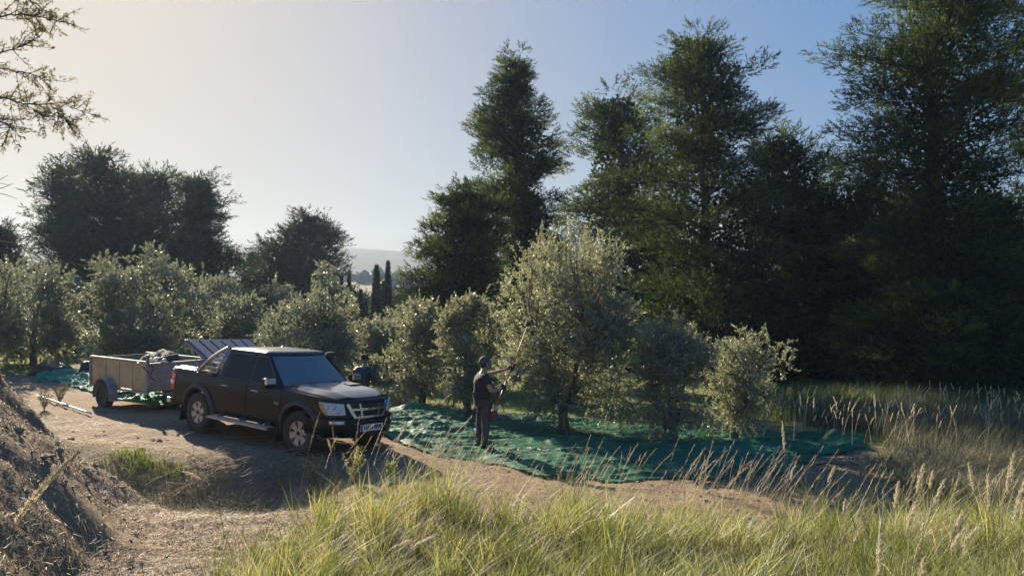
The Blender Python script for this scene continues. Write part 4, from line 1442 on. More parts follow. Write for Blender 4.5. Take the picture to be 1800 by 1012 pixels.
# the licence plate is one flat plate tilted with the bumper
pz = MB(); xp = FS(0, .535, .072).x
pz.box((xp, 0, .535), (.012, .53, .118)); PZ = pz.build('number_plate', M['plate'], truck)
pb = MB(); pb.box((xp + .0075, -.243, .535), (.002, .042, .112)); pb.build('country_band', M['plate_blue'], PZ)
def text(s_, size, mat, parent, loc, rot, name, ext=.0015, bold=.0):
    cu = bpy.data.curves.new(name, 'FONT'); cu.body = s_; cu.size = size; cu.align_x = 'CENTER'; cu.align_y = 'CENTER'; cu.extrude = ext; cu.offset = bold
    o = bpy.data.objects.new(name, cu); COL.objects.link(o)
    dg = bpy.context.evaluated_depsgraph_get(); dg.update()
    me = bpy.data.meshes.new_from_object(o.evaluated_get(dg))
    bpy.data.objects.remove(o)
    me.materials.clear(); me.materials.append(mat)
    ob = link(name, me, parent); ob.location = loc; ob.rotation_euler = rot
    return ob
t_ = text('HAN·9898', .118, M['ink'], PZ, (xp + .009, .022, .533), (R(90), 0, R(90)), 'lettering', bold=.002)
t_.scale = (.80, 1.0, 1)
t_ = text('ISUZU', .040, M['ink'], GR, (FS(0, .855, .047).x, 0, .855), (R(90), 0, R(90)), 'lettering')
t_ = text('4x4', .085, M['alloy'], truck, (S(s_x(1.04 - .12), .72, .010, 1).x, S(s_x(.92), .72, .010, 1).y, .845), (R(90), 0, 0), 'lettering')
for y_ in (.60,):
    pass
# rear bumper and tow bar
rbm = MB(); rbm.box((-2.66, 0, .50), (.14, 1.66, .13), bevel=.03); rbm.build('rear_bumper', M['chrome'], truck)
tb = MB(); tb.tube([(-2.6, 0, .40), (-2.84, 0, .42), (-2.86, 0, .50)], .022, 8); tb.ellipsoid((-2.86, 0, .53), (.03, .03, .03)); tb.build('tow_bar', M['plastic'], truck)
ub = MB(); ub.box((-.2, 0, .48), (3.9, 1.1, .14)); ub.tube([(1.52, -.7, .36), (1.52, .7, .36)], .05, 8); ub.tube([(-1.52, -.7, .36), (-1.52, .7, .36)], .06, 8); ub.build('chassis', M['plastic'], truck)
# interior seen through the glass
it = MB(); it.box((.9, 0, 1.10), (.35, 1.38, .10), bevel=.03); it.build('dashboard', M['plastic'], truck)
for y_ in (.36, -.36):
    se = MB(); se.box((.05, y_, 1.18), (.16, .46, .44), Matrix.Rotation(R(-12), 3, 'Y'), .05); se.box((-.02, y_, 1.45), (.10, .24, .16), bevel=.04); se.build('seat', M['trim_grey'], truck)
sw = MB(); sw.lathe([(.17, -.012), (.182, 0), (.17, .012), (.158, 0)], 24, axis='x', close=True, origin=(0, 0, 0))
SW = sw.build('steering_wheel', M['plastic'], truck); SW.location = (.66, .36, 1.19); SW.rotation_euler = (0, R(-25), 0)

# raised grooved lid
ld = empty('bed_lid', (-1.04, 0, 1.23)); ld.parent = truck
ld.rotation_euler = (0, R(22.5), 0)
lp = MB()
Lw, Ll = 1.50, 1.36
lp.box((-Ll / 2, 0, .0), (Ll, Lw, .022), bevel=.008)
lp.box((-Ll - .004, 0, -.035), (.035, Lw, .08), bevel=.01)
for y_ in (Lw / 2 - .012, -Lw / 2 + .012): lp.box((-Ll / 2, y_, -.032), (Ll, .03, .055), bevel=.008)
lp.build('lid_panel', M['lid'], ld)
npn = 6; wp = Lw / npn
for k in range(npn):
    q = MB(); q.box((-Ll / 2, -Lw / 2 + wp * (k + .5), .022), (Ll - .04, wp - .038, .022), bevel=.009); link('ribbed_section', q.mesh('ribbed_section'), ld, M['lid'])
gp = MB()
for k in range(1, npn): gp.box((-Ll / 2, -Lw / 2 + wp * k, .0125), (Ll - .05, .026, .003))
gp.build('groove', M['dark_gap'], ld)
for sd in (1, -1):
    st = MB(); st.tube([(-1.75, -sd * .70, 1.10), (-1.95, -sd * .71, 1.42)], [.014, .010], 8); st.build('lid_strut', M['alloy'], truck)
# ------------------------------------------------------------------ trailer
M['ply'] = simple('weathered_sheet', (.48, .41, .22), .75, noise=.28, nscale=3.5, bump=.2, bscale=30, col2=(.33, .27, .16))
M['ply_dark'] = simple('brown_sheet', (.38, .28, .17), .75, noise=.3, nscale=4)
M['galv'] = simple('dull_grey_steel', (.24, .25, .27), .5, metal=.3, noise=.25, nscale=5)
M['rail'] = simple('pale_timber_rail', (.55, .48, .36), .7, noise=.2, nscale=6)
M['dark_net'] = simple('dark_net', (.015, .035, .035), .85, noise=.5, nscale=14, bump=.9, bscale=40)
M['white_stuff'] = simple('white_plastic', (.72, .72, .70), .45)
tc_ = Vector((-9.32, 17.95))
trl = empty('box_trailer')
dv = Vector((fx, fy)); lv = Vector((lx, ly))
o2 = Vector((-9.42, 17.98)) + lv * .75          # axle centre on the ground
znr = gz(-9.42, 17.98); zfr = gz(o2.x + lv.x * .75, o2.y + lv.y * .75)
trl.location = (o2.x, o2.y, (znr + zfr) / 2)
trl.rotation_euler = (R(1.5), R(1.5), hd)
tag(trl, 'open box trailer with tan panelled side hitched behind the pickup', 'trailer')
TL0, TL1, TWd, TZ0, TZ1 = -.92, 1.62, 1.36, .50, 1.14
dz = .0
for sd in (1, -1):
    ys = -sd * TWd / 2
    edges = [TL0 + .03, -.20, .42, 1.0, TL1 - .05]
    for k in range(4):
        q = MB(); q.box(((edges[k] + edges[k + 1]) / 2, ys, (TZ0 + TZ1) / 2), (edges[k + 1] - edges[k] - .03, .022, TZ1 - TZ0 - .03), bevel=.004)
        o = q.build('side_panel', M['ply_dark' if k == 0 else 'ply'], trl)
    for k in range(1, 4):
        q = MB(); q.box((edges[k], ys - sd * .008, (TZ0 + TZ1) / 2), (.040, .04, TZ1 - TZ0)); q.build('batten', M['ply'], trl)
    for x in (TL0, TL1):
        q = MB(); q.box((x, ys - sd * .010, (TZ0 + TZ1) / 2 + (.08 if x > 0 else 0)), (.06, .055, TZ1 - TZ0 + (.20 if x > 0 else .02)), bevel=.006); q.build('corner_post', M['galv'], trl)
    q = MB(); q.box(((TL0 + TL1) / 2, ys - sd * .004, TZ1 + .016), (TL1 - TL0 + .02, .06, .034), bevel=.006); q.build('top_rail', M['rail'], trl)
    q = MB(); q.box(((TL0 + TL1) / 2, ys, TZ0 - .03), (TL1 - TL0 + .05, .05, .05)); q.build('side_beam', M['galv'], trl)
    # mudguard
    q = MB(); V_ = []; F_ = []
    for i in range(17):
        a = R(-14) + R(208) * i / 16
        for (r_, yy) in ((.375, .02), (.385, .20), (.37, .235)):
            V_.append((r_ * math.cos(a), ys - sd * yy, .33 + r_ * math.sin(a)))
    for i in range(16):
        for k in range(2):
            a = i * 3 + k; F_.append((a, a + 1, a + 4, a + 3))
    q.add(V_, F_, True); q.box((.50, ys - sd * .12, .235), (.30, .22, .02)); q.build('mudguard', M['galv'], trl)
    w_ = empty('wheel', (0, ys - sd * .13, .31)); w_.parent = trl
    q = MB(); q.lathe([(.19, -.07), (.20, -.085), (.26, -.09), (.295, -.075), (.308, -.04), (.31, 0), (.308, .04), (.295, .075), (.26, .09), (.20, .085), (.19, .07)], 36, axis='y', close=True); q.build('tyre', M['rubber'], w_)
    q = MB(); o = -sd; q.lathe([(0, o * .02), (.07, o * .03), (.12, o * .0), (.17, o * .03), (.195, o * .07)], 30, axis='y')
    for k in range(5):
        a = 2 * math.pi * k / 5; q.ellipsoid((.055 * math.cos(a), o * .035, .055 * math.sin(a)), (.01, .012, .01), 6, 4)
    q.build('rim', M['trim_grey'], w_)
for x, nm, mt in ((TL0, 'tailboard', 'ply_dark'), (TL1, 'headboard', 'galv')):
    h_ = (TZ1 - TZ0) - .02
    q = MB(); q.box((x, 0, (TZ0 + TZ1) / 2), (.022, TWd - .06, h_), bevel=.004)
    HB = q.build(nm, M[mt], trl)
    for z_ in (TZ0 + .10, TZ0 + .38, TZ1 - .03):
        q = MB(); q.box((x + (.02 if x > 0 else -.02), 0, z_), (.03, TWd - .08, .035), bevel=.006); q.build('cross_rail', M[mt], HB)
q = MB(); q.box(((TL0 + TL1) / 2, 0, TZ0 - .005), (TL1 - TL0, TWd - .02, .02)); q.build('floor', M['ply_dark'], trl)
q = MB(); q.tube([(TL1 - .1, .45, .44), (TL1 + 1.15, .02, .46)], .03, 6); q.tube([(TL1 - .1, -.45, .44), (TL1 + 1.15, -.02, .46)], .03, 6); q.box((TL1 + 1.22, 0, .47), (.22, .08, .09), bevel=.02)
q.build('drawbar', M['galv'], trl)
q = MB(); q.tube([(0, -.78, .31), (0, .78, .31)], .028, 8); q.build('axle', M['plastic'], trl)
q = MB(); q.box((TL0 - .06, -.45, TZ1 - .16), (.14, .34, .10), bevel=.02); q.build('tail_block', simple('orange_brown_block', (.42, .22, .10), .6), trl)
q = MB(); 
q.tube([(TL1 + .03, -.66, TZ1 - .02), (TL1 + .10, -.60, TZ1 - .12), (TL1 + .05, -.66, TZ1 - .30), (TL1 + .02, -.50, TZ1 - .42)], .012, 5)
q.tube([(TL1 - .02, -.67, TZ1 - .14), (TL1 - .14, -.72, TZ1 - .10), (TL1 + .10, -.72, TZ1 - .2)], .012, 5)
q.build('tie_rope', M['ink'], trl)

def lump(name, loc, size, mat, seed, sub=4, rot=0, fold=.25, flat=.25):
    """a soft heap: noisy rounded body resting on its base"""
    bm = bmesh.new(); bmesh.ops.create_icosphere(bm, subdivisions=sub, radius=1)
    for v in bm.verts:
        p = v.co.copy()
        n_ = float(fbm(np.array([p.x * 1.3 + seed]), np.array([p.y * 1.3 + p.z * 1.1 + seed * 2]), 3)[0])
        n2_ = abs(float(pn(np.array([p.x * 3.4 + seed * 5 + p.z]), np.array([p.y * 1.2 + p.z * 2.0]))[0]))
        s_ = 1 + fold * n_ - fold * .7 * n2_
        v.co = Vector((p.x * s_ * size[0], p.y * s_ * size[1], max(p.z * s_, -flat) * size[2] + flat * size[2]))
    me = bpy.data.meshes.new(name); bm.to_mesh(me); bm.free()
    me.polygons.foreach_set('use_smooth', [True] * len(me.polygons))
    me.materials.append(mat)
    o = bpy.data.objects.new(name, me); COL.objects.link(o); o.location = loc; o.rotation_euler = (0, 0, rot)
    return o

def tw(x, y, z):      # trailer local -> world
    bpy.context.view_layer.update()
    return trl.matrix_world @ Vector((x, y, z))
M['bag'] = simple('black_bag', (.012, .014, .02), .38, bump=.6, bscale=14)
M['blue_net'] = simple('blue_green_net', (.02, .05, .05), .8, noise=.4, nscale=18, bump=.9, bscale=40)
o = lump('net_bundle', tw(.70, .10, TZ0 + .02), (.80, .55, .62), M['blue_net'], 3, rot=hd); tag(o, 'dark bundled net heaped inside the trailer', 'net bundle')
o = lump('sack', tw(-.35, .1, TZ0 + .02), (.5, .5, .36), M['bag'], 8, rot=hd); tag(o, 'black sack lying low at the tail end inside the trailer', 'sack')
q = MB(); q.tube([tw(1.15, .30, TZ1 + .10), tw(1.55, -.30, TZ1 + .10), tw(1.95, -.62, TZ1 + .07)], .022, 8); q.tube([tw(1.15, .30, TZ1 + .10), tw(.6, .5, TZ1 - .2)], .022, 8)
tag(q.build('harvesting_pole', M['trim_grey']), 'dark pole end sticking out over the trailer headboard', 'pole')
q = MB(); 
pts = [tw(1.35 + .18 * math.cos(a), -.30 + .16 * math.sin(a), TZ1 + .0 + .03 * math.sin(3 * a) + .004 * a) for a in np.linspace(0, 4 * math.pi, 40)]
q.tube([p - Vector((0, 0, .0)) for p in pts], .016, 6)
q.tube([pts[-1], tw(1.4, -.3, TZ1 - .3), tw(1.4, -.3, TZ0 + .02)], .016, 6)
tag(q.build('cable_coil', M['white_stuff']), 'white coiled cable on the heap at the front of the trailer', 'cable')

# ------------------------------------------------------------------ bags, net heap, pole and mat on the ground
p = hit(91, 660)
o = lump('black_bag', (p.x, p.y, p.z - .02), (.72, .45, .36), M['bag'], 21, rot=-.15, fold=.16); tag(o, 'black bag lying alone on the ground at the far left', 'bag', 'black bags left of the trailer')
p = hit(156, 669)
o = lump('black_bag', (p.x - .02, p.y + .25, p.z - .02), (.42, .40, .52), M['bag'], 22, rot=.2, fold=.3); tag(o, 'upright black bag leaning behind the tail of the trailer', 'bag', 'black bags left of the trailer')

def net_mat(name, c0, c1, c2, tr=.35, sc=3.0):
    m, n, l, p = new_mat(name)
    tcn = n.new('ShaderNodeNewGeometry')
    mp = n.new('ShaderNodeMapping'); mp.inputs['Scale'].default_value = (.55, 2.2, 2.2)
    l.new(tcn.outputs['Position'], mp.inputs['Vector'])
    t = n.new('ShaderNodeTexNoise'); t.inputs['Scale'].default_value = sc; t.inputs['Detail'].default_value = 7; t.inputs['Roughness'].default_value = .68
    l.new(mp.outputs[0], t.inputs['Vector'])
    cr = n.new('ShaderNodeValToRGB'); e = cr.color_ramp.elements
    e[0].position, e[0].color = .34, (*c0, 1); e[1].position, e[1].color = .68, (*c2, 1)
    q = e.new(.5); q.color = (*c1, 1)
    l.new(t.outputs['Fac'], cr.inputs[0]); l.new(cr.outputs[0], p.inputs['Base Color'])
    p.inputs['Roughness'].default_value = .55
    t2 = n.new('ShaderNodeTexNoise'); t2.inputs['Scale'].default_value = sc * 9; t2.inputs['Detail'].default_value = 5
    l.new(mp.outputs[0], t2.inputs['Vector'])
    b = n.new('ShaderNodeBump'); b.inputs['Strength'].default_value = .7; b.inputs['Distance'].default_value = .03
    l.new(t2.outputs['Fac'], b.inputs['Height']); l.new(b.outputs[0], p.inputs['Normal'])
    tn = n.new('ShaderNodeBsdfTranslucent'); l.new(cr.outputs[0], tn.inputs[0])
    mx = n.new('ShaderNodeMixShader'); mx.inputs[0].default_value = tr
    l.new(p.outputs[0], mx.inputs[1]); l.new(tn.outputs[0], mx.inputs[2])
    l.new(mx.outputs[0], n['Material Output'].inputs[0])
    return m
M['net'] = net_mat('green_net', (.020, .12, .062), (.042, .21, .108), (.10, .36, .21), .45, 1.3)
M['net_sunlit'] = net_mat('sunlit_green_net', (.02, .22, .12), (.05, .42, .25), (.18, .65, .44), .4, 5)  # lighter mint paints the heap's sunlight into the net colour

def spread(name, near, far, nu, nv, mat, label, bumps=(), amp=.05, seed=0, edge=.5, cat='net', fsc=1.0):
    """a net lying on the ground: near and far edges given as picture points, folds as real relief"""
    nq = np.array([hit(*q)[:2] for q in near]); fq = np.array([hit(*q)[:2] for q in far])
    un = np.linspace(0, 1, len(nq)); uf = np.linspace(0, 1, len(fq))
    u = np.linspace(0, 1, nu); v = np.linspace(0, 1, nv)
    N_ = np.stack([np.interp(u, un, nq[:, k]) for k in (0, 1)], 1); F2 = np.stack([np.interp(u, uf, fq[:, k]) for k in (0, 1)], 1)
    P = N_[None] * (1 - v)[:, None, None] + F2[None] * v[:, None, None]
    X, Y = P[..., 0].copy(), P[..., 1].copy()
    ed = np.minimum(v, 1 - v)[:, None] * np.ones(nu)[None]
    k = np.exp(-ed * 14)
    X += k * .25 * pn(X * 1.2 + seed, Y * .5); Y += k * edge * .6 * pn(X * 1.1 + seed, Y * .3) + .35 * k * edge * pn(X * 3.4 + seed, Y * .3)
    wx = X * .45 * fsc + .8 * pn(X * .25, Y * .4 + seed); wy = Y * 1.6 * fsc + 1.2 * pn(X * .35 + 4, Y * .35)
    rid = 1 - np.abs(pn(wx + seed, wy)) * 2.4
    rid2 = 1 - np.abs(pn(wx * 2.3 + 9, wy * 2.4 + seed)) * 2.4
    rid3 = 1 - np.abs(pn(wx * 6 + 2, wy * 4.6 + seed)) * 2.2
    h = amp * (np.clip(rid, 0, 1) ** 2 * 1.2 + .55 * np.clip(rid2, 0, 1) ** 2 + .34 * np.clip(rid3, 0, 1) ** 2)
    h *= .35 + .65 * np.clip(ed * 12, 0, 1)
    for (bx, by, rx, ry, hh) in bumps:
        c = hit(bx, by)
        q = np.exp(-((X - c.x) / rx) ** 2 - ((Y - c.y) / ry) ** 2)
        h += hh * q * (1 + .35 * pn(X * 4, Y * 3))
    Z = H(X, Y) + .012 + h
    Vv = np.stack([X.ravel(), Y.ravel(), Z.ravel()], 1)
    ii = (np.arange(nv - 1)[:, None] * nu + np.arange(nu - 1)[None, :]).ravel()
    o = link(name, np_mesh(name, Vv, [np.stack([ii, ii + 1, ii + 1 + nu, ii + nu], 1)], smooth=True), None, mat)
    tag(o, label, cat)
    return o
big_net = spread('harvest_net', [(668, 770), (720, 790), (770, 803), (850, 816), (950, 838), (1080, 850), (1250, 842), (1392, 832), (1440, 806), (1490, 797), (1515, 790)],
       [(690, 722), (740, 722), (820, 722), (900, 728), (1000, 737), (1100, 747), (1250, 755), (1400, 763), (1450, 766), (1500, 764), (1520, 765)],
       330, 140, M['net'], 'wide dark green net spread on the ground beneath the olive trees',
       bumps=[(727, 722, .35, .5, .22), (1468, 785, .22, .20, .30), (1430, 780, .5, .12, .16), (1500, 788, .3, .15, .12), (1180, 800, 1.6, .35, .12), (1000, 790, 2.2, .5, .10), (820, 760, 1.2, .5, .10), (1350, 790, 1.0, .4, .12)], amp=.07, seed=3)
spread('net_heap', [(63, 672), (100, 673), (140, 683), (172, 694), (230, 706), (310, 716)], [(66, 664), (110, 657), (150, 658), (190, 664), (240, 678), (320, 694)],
       130, 50, M['net_sunlit'], 'bright green net bunched in a long heap beside the trailer', bumps=[(120, 668, .5, .4, .14), (165, 676, .6, .4, .16)], amp=.12, seed=11, edge=.2, fsc=2.2)

a = hit(64, 699); b = hit(160, 733)
q = MB(); n_ = 9
pts = []
for i in range(n_):
    t = i / (n_ - 1); x, y = a.x + (b.x - a.x) * t, a.y + (b.y - a.y) * t
    pts.append(Vector((x, y, gz(x, y) + .04)))
# straight pipe lying across the uneven verge
zl = [pp.z for pp in pts]; k = max((zl[i] - (zl[0] + (zl[-1] - zl[0]) * i / (n_ - 1))) for i in range(n_))
for i in range(n_): pts[i].z = zl[0] + (zl[-1] - zl[0]) * i / (n_ - 1) + max(0, k) + .01
q.tube(pts, .022, 8)
wp = q.build('white_pipe', M['white_stuff']); tag(wp, 'thin white pipe lying on the grassy verge left of the trailer', 'pipe')
q = MB(); c = pts[5]; q.tube([pts[4], pts[5]], .034, 8); q.build('pipe_joint', simple('pipe_joint', (.45, .40, .40), .6), wp)

# grey mat lying between trailer and pickup
P0 = hit(270, 716)
V_ = []; nn_ = 22
for j in range(nn_):
    for i in range(nn_):
        u, v = i / (nn_ - 1), j / (nn_ - 1)
        x = P0.x + (u) * 1.15 + .1 * math.sin(v * 5); y = P0.y - .35 + v * .9
        z = gz(x, y) + .03 + .20 * max(0, math.sin(u * 2.6 + v)) * u * (1 - .4 * v) + .05 * float(pn(np.array([u * 5.1]), np.array([v * 4.3]))[0])
        V_.append((x, y, max(z, gz(x, y) + .012)))
F_ = [(j * nn_ + i, j * nn_ + i + 1, (j + 1) * nn_ + i + 1, (j + 1) * nn_ + i) for j in range(nn_ - 1) for i in range(nn_ - 1)]
gm_ = MB().add(V_, F_, True).build('rubber_mat', M['mat_grey']); tag(gm_, 'crumpled grey mat on the track behind the pickup rear wheel', 'mat')

# small orange handled bag at the right end of the net
p = hit(1400, 820)
oc = empty('cable_reel', (p.x, p.y, p.z)); tag(oc, 'small orange and black reel at the right end of the net', 'cable reel')
q = MB(); q.lathe([(.03, -.04), (.08, -.04), (.08, -.028), (.035, -.025), (.035, .025), (.08, .028), (.08, .04), (.03, .04)], 20, (0, 0, .08), 'y', close=True); q.build('drum', simple('orange_plastic', (.75, .16, .04), .45), oc)
q = MB(); q.lathe([(.065, -.024), (.068, 0), (.065, .024), (.04, .024), (.04, -.024)], 20, (0, 0, .08), 'y', close=True); q.tube([(.1, 0, .06), (.35, -.05, .02), (.55, .1, .02), (.8, -.05, .015)], .010, 6); q.build('cable', M['ink'], oc)

# ------------------------------------------------------------------ people
def skin_mesh(name, joints, bones, mat, parent, sub=2, root=0):
    me = bpy.data.meshes.new(name)
    names = list(joints)
    me.from_pydata([joints[k][0] for k in names], [(names.index(a), names.index(b)) for a, b in bones], [])
    o = bpy.data.objects.new(name, me); COL.objects.link(o)
    md = o.modifiers.new('skin', 'SKIN'); md.use_smooth_shade = True
    sv = me.skin_vertices[0].data
    for i, k in enumerate(names):
        r_ = joints[k][1]; sv[i].radius = (r_, r_) if not hasattr(r_, '__len__') else r_
        sv[i].use_root = (i == root)
    s2_ = o.modifiers.new('sub', 'SUBSURF'); s2_.levels = sub; s2_.render_levels = sub
    bake(o)
    o.data.materials.clear(); o.data.materials.append(mat)
    for p_ in o.data.polygons: p_.use_smooth = True
    o.parent = parent
    return o

M['skin'] = simple('skin', (.42, .24, .16), .55)
M['tee'] = simple('black_tshirt', (.022, .024, .030), .85, bump=.3, bscale=20)
M['trouser'] = simple('dark_trousers', (.075, .055, .060), .8, noise=.3, nscale=6, bump=.3, bscale=20)
M['glove'] = simple('dark_glove', (.02, .02, .022), .7)
M['shoe'] = simple('dark_boot', (.03, .026, .024), .7)
M['hair'] = simple('dark_hair', (.015, .012, .010), .8)
M['grey_hair'] = simple('grey_hair', (.30, .28, .26), .8)
M['cap'] = simple('faded_cap', (.060, .060, .075), .8)
M['hat'] = simple('dark_felt_hat', (.030, .030, .028), .9)
M['vest'] = simple('quilted_navy_jacket', (.016, .020, .032), .45, spec=.5)
M['red'] = simple('red_engine_cover', (.22, .012, .02), .35)
M['orange_pole'] = simple('copper_red_pole', (.42, .13, .08), .45, metal=.2)

def head(parent, c, fwd, mat, hair, hat=None, name='head', pitch=0.0):
    """head with face, ears and hair as part of the body; returns MB for the skin"""
    f = Vector(fwd).normalized(); u = Vector((0, 0, 1)); s_ = u.cross(f).normalized()
    u2 = f.cross(s_)
    Mx = Matrix((f, s_, u2)).transposed()
    mb_ = MB()
    V_ = []; F_ = []; k_, m_ = 20, 16
    for i in range(m_ + 1):
        th = math.pi * i / m_
        for j in range(k_):
            a = 2 * math.pi * j / k_
            x, y, z = math.sin(th) * math.cos(a), math.sin(th) * math.sin(a), math.cos(th)
            rx = .098 if x < 0 else .092
            jaw = 1 - .28 * max(0, -z) ** 1.2
            p_ = Vector((x * rx * (1 - .12 * max(0, -z)), y * .076 * jaw, z * .118))
            if x > .5:
                p_.x += .006 * math.exp(-((z - .28) / .12) ** 2) - .010 * math.exp(-((z - .06) / .10) ** 2 - ((abs(y) - .35) / .18) ** 2)
                p_.x += .006 * math.exp(-((z + .72) / .12) ** 2) - .004 * math.exp(-((z + .42) / .06) ** 2)
            V_.append(Vector(c) + Mx @ p_)
    for i in range(m_):
        for j in range(k_):
            a = i * k_ + j; b = i * k_ + (j + 1) % k_; F_.append((a, a + k_, b + k_, b))
    mb_.add(V_, F_, True)
    P_ = lambda x, y, z: Vector(c) + Mx @ Vector((x, y, z))
    mb_.prism([(-.012, .030), (.012, .030), (.018, -.022), (-.018, -.022)], lambda y, z, d: P_(.082 + d * (1 if z < 0 else .1), y * (1 if d == 0 else .5), z), 0, .026)
    for sg in (1, -1): mb_.ellipsoid(P_(-.005, sg * .080, -.008), (.020, .009, .032), 8, 6)
    mb_.ellipsoid(P_(.082, 0, -.052), (.010, .024, .006), 8, 4)
    ey_ = MB()
    for sg in (1, -1): ey_.ellipsoid(P_(.078, sg * .030, .010), (.010, .012, .007), 8, 5)
    ey_.build('eye', M['ink'], parent)
    hr = MB(); V_ = []; F_ = []
    for i in range(11):
        th = math.pi * .62 * i / 10
        for j in range(k_):
            a = 2 * math.pi * j / k_
            x, y, z = math.sin(th) * math.cos(a), math.sin(th) * math.sin(a), math.cos(th)
            if x > .35: z = max(z, .42)
            if x < -.1: z = z - .10 * (i / 10)
            V_.append(P_(x * .106 - .003, y * .084, z * .126))
    for i in range(10):
        for j in range(k_):
            a = i * k_ + j; b = i * k_ + (j + 1) % k_; F_.append((a, a + k_, b + k_, b))
    hr.add(V_, F_, True); hr.build('hair', hair, parent)
    return mb_, P_

def hand_on(mb_, c, axis, wrist, r=.018, size=1.0):
    """palm and five fingers closed round a pole"""
    ax = Vector(axis).normalized(); c = Vector(c)
    w = (c - Vector(wrist)); w = (w - ax * w.dot(ax)).normalized()
    s_ = ax.cross(w)
    pc = c - w * .012 + s_ * .030
    mb_.ellipsoid(pc - w * .02, (.045, .032, .045), 10, 8)
    mb_.tube([Vector(wrist), pc - w * .02], [.028, .034], 8)
    for i in range(4):
        o_ = ax * (i - 1.5) * .021
        ln = (3.9, 4.3, 4.0, 3.3)[i]
        pts = []
        for k in range(6):
            a = -0.35 + ln * k / 5
            pts.append(c + o_ + (s_ * math.cos(a) + w * math.sin(a)) * (r + .011))
        mb_.tube(pts, [.0105, .0105, .010, .0095, .009, .007], 6)
    pts = []
    for k in range(5):
        a = -.5 - 2.2 * k / 4
        pts.append(c + ax * (.045 - .01 * k) + (s_ * math.cos(a) + w * math.sin(a)) * (r + .013))
    mb_.tube(pts, [.013, .012, .011, .010, .008], 6)

def hand_free(mb_, wrist, d, side=1):
    """relaxed hanging hand, slightly curled"""
    w = Vector(wrist); d = Vector(d).normalized()
    s_ = Vector((1, 0, 0)); s_ = (s_ - d * s_.dot(d)).normalized(); n_ = d.cross(s_)
    mb_.tube([w, w + d * .04, w + d * .09], [.027, .036, .034], 8)
    for i in range(4):
        b = w + d * .088 + s_ * (.026 - i * .0175)
        L_ = (.068, .076, .072, .055)[i]
        mb_.tube([b, b + d * L_ * .45 + n_ * .006, b + d * L_ * .8 + n_ * .022, b + d * L_ * .95 + n_ * .038], [.010, .0095, .0085, .006], 6)
    b = w + d * .03 + s_ * .03
    mb_.tube([b, b + d * .03 + s_ * .022, b + d * .065 + s_ * .025 + n_ * .012], [.013, .011, .008], 6)

def join_into(o, mb_, mat_=None):
    bm = bmesh.new(); bm.from_mesh(o.data)
    me = mb_.mesh('tmp'); bm.from_mesh(me); bm.to_mesh(o.data); bm.free(); bpy.data.meshes.remove(me)
    for p_ in o.data.polygons: p_.use_smooth = True

# man in the cap, working the pole; local +x is where he faces
px_, D_ = 848, 14.75
mp = at(px_, 792, D_)
man = empty('person', (mp.x, mp.y, gz(mp.x, mp.y) + .05)); tag(man, 'person in dark t-shirt and cap raising a long red pole', 'person')
man.rotation_euler = (0, 0, R(24))
pole_a = Vector((.14, -.24, .72)); pole_b = Vector((1.06, .20, 2.40))
pd = (pole_b - pole_a)
hl_ = pole_a + pd * .28; hu_ = pole_a + pd * .50
J = {
 'pelvis': ((0, 0, .93), (.125, .155)), 'waist': ((-.015, 0, 1.08), (.105, .135)), 'chest': ((-.02, 0, 1.28), (.12, .165)), 'upper': ((-.005, 0, 1.41), (.085, .12)),
 'neck': ((.015, 0, 1.50), .055), 'nape': ((.03, 0, 1.57), .053),
 'shR': ((0, -.175, 1.40), .062), 'elR': ((.06, -.27, 1.15), .044), 'wrR': (tuple(hl_ + Vector((-.055, -.03, -.02))), .028),
 'shL': ((.03, .175, 1.42), .062), 'elL': ((.20, .20, 1.43), .044), 'wrL': (tuple(hu_ + Vector((-.075, .01, -.02))), .028),
 'hipR': ((0, -.095, .86), .092), 'knR': ((.03, -.12, .49), .062), 'anR': ((-.02, -.13, .10), .042), 'toR': ((.13, -.16, .035), .034),
 'hipL': ((0, .095, .86), .092), 'knL': ((.0, .12, .49), .062), 'anL': ((-.04, .15, .10), .042), 'toL': ((.12, .17, .035), .034)}
BN_ = [('pelvis', 'waist'), ('waist', 'chest'), ('chest', 'upper'), ('upper', 'neck'), ('neck', 'nape'), ('upper', 'shR'), ('shR', 'elR'), ('elR', 'wrR'), ('upper', 'shL'), ('shL', 'elL'), ('elL', 'wrL'),
       ('pelvis', 'hipR'), ('hipR', 'knR'), ('knR', 'anR'), ('anR', 'toR'), ('pelvis', 'hipL'), ('hipL', 'knL'), ('knL', 'anL'), ('anL', 'toL')]
bd = skin_mesh('body', J, BN_, M['skin'], man)
hm_, P_ = head(man, (.055, 0, 1.655), (1, .10, .32), M['skin'], M['hair'])
join_into(bd, hm_)
hands = MB(); hand_on(hands, hl_, pd, J['wrR'][0]); hand_on(hands, hu_, pd, J['wrL'][0]); join_into(bd, hands)
g1 = MB(); hand_on(g1, hu_, pd, J['wrL'][0], .020); 
for i, v in enumerate(g1.v): g1.v[i] = tuple(hu_ + (Vector(v) - hu_) * 1.10)
g1.build('glove', M['glove'], man)
g1 = MB(); hand_on(g1, hl_, pd, J['wrR'][0], .020)
for i, v in enumerate(g1.v): g1.v[i] = tuple(hl_ + (Vector(v) - hl_) * 1.10)
g1.build('glove', M['glove'], man)
def grow(keys, dr, repl={}):
    out = {}
    for k in keys:
        p_, r_ = J[k]
        out[k] = (repl.get(k, p_), tuple(q + dr for q in r_) if hasattr(r_, '__len__') else r_ + dr)
    return out
TJ = grow(['pelvis', 'waist', 'chest', 'upper', 'shR', 'shL'], .022)
TJ['pelvis'] = ((0, 0, .98), (.150, .178)); TJ['hem'] = ((0, 0, .90), (.155, .182))
sR, eR = Vector(J['shR'][0]), Vector(J['elR'][0]); sL, eL = Vector(J['shL'][0]), Vector(J['elL'][0])
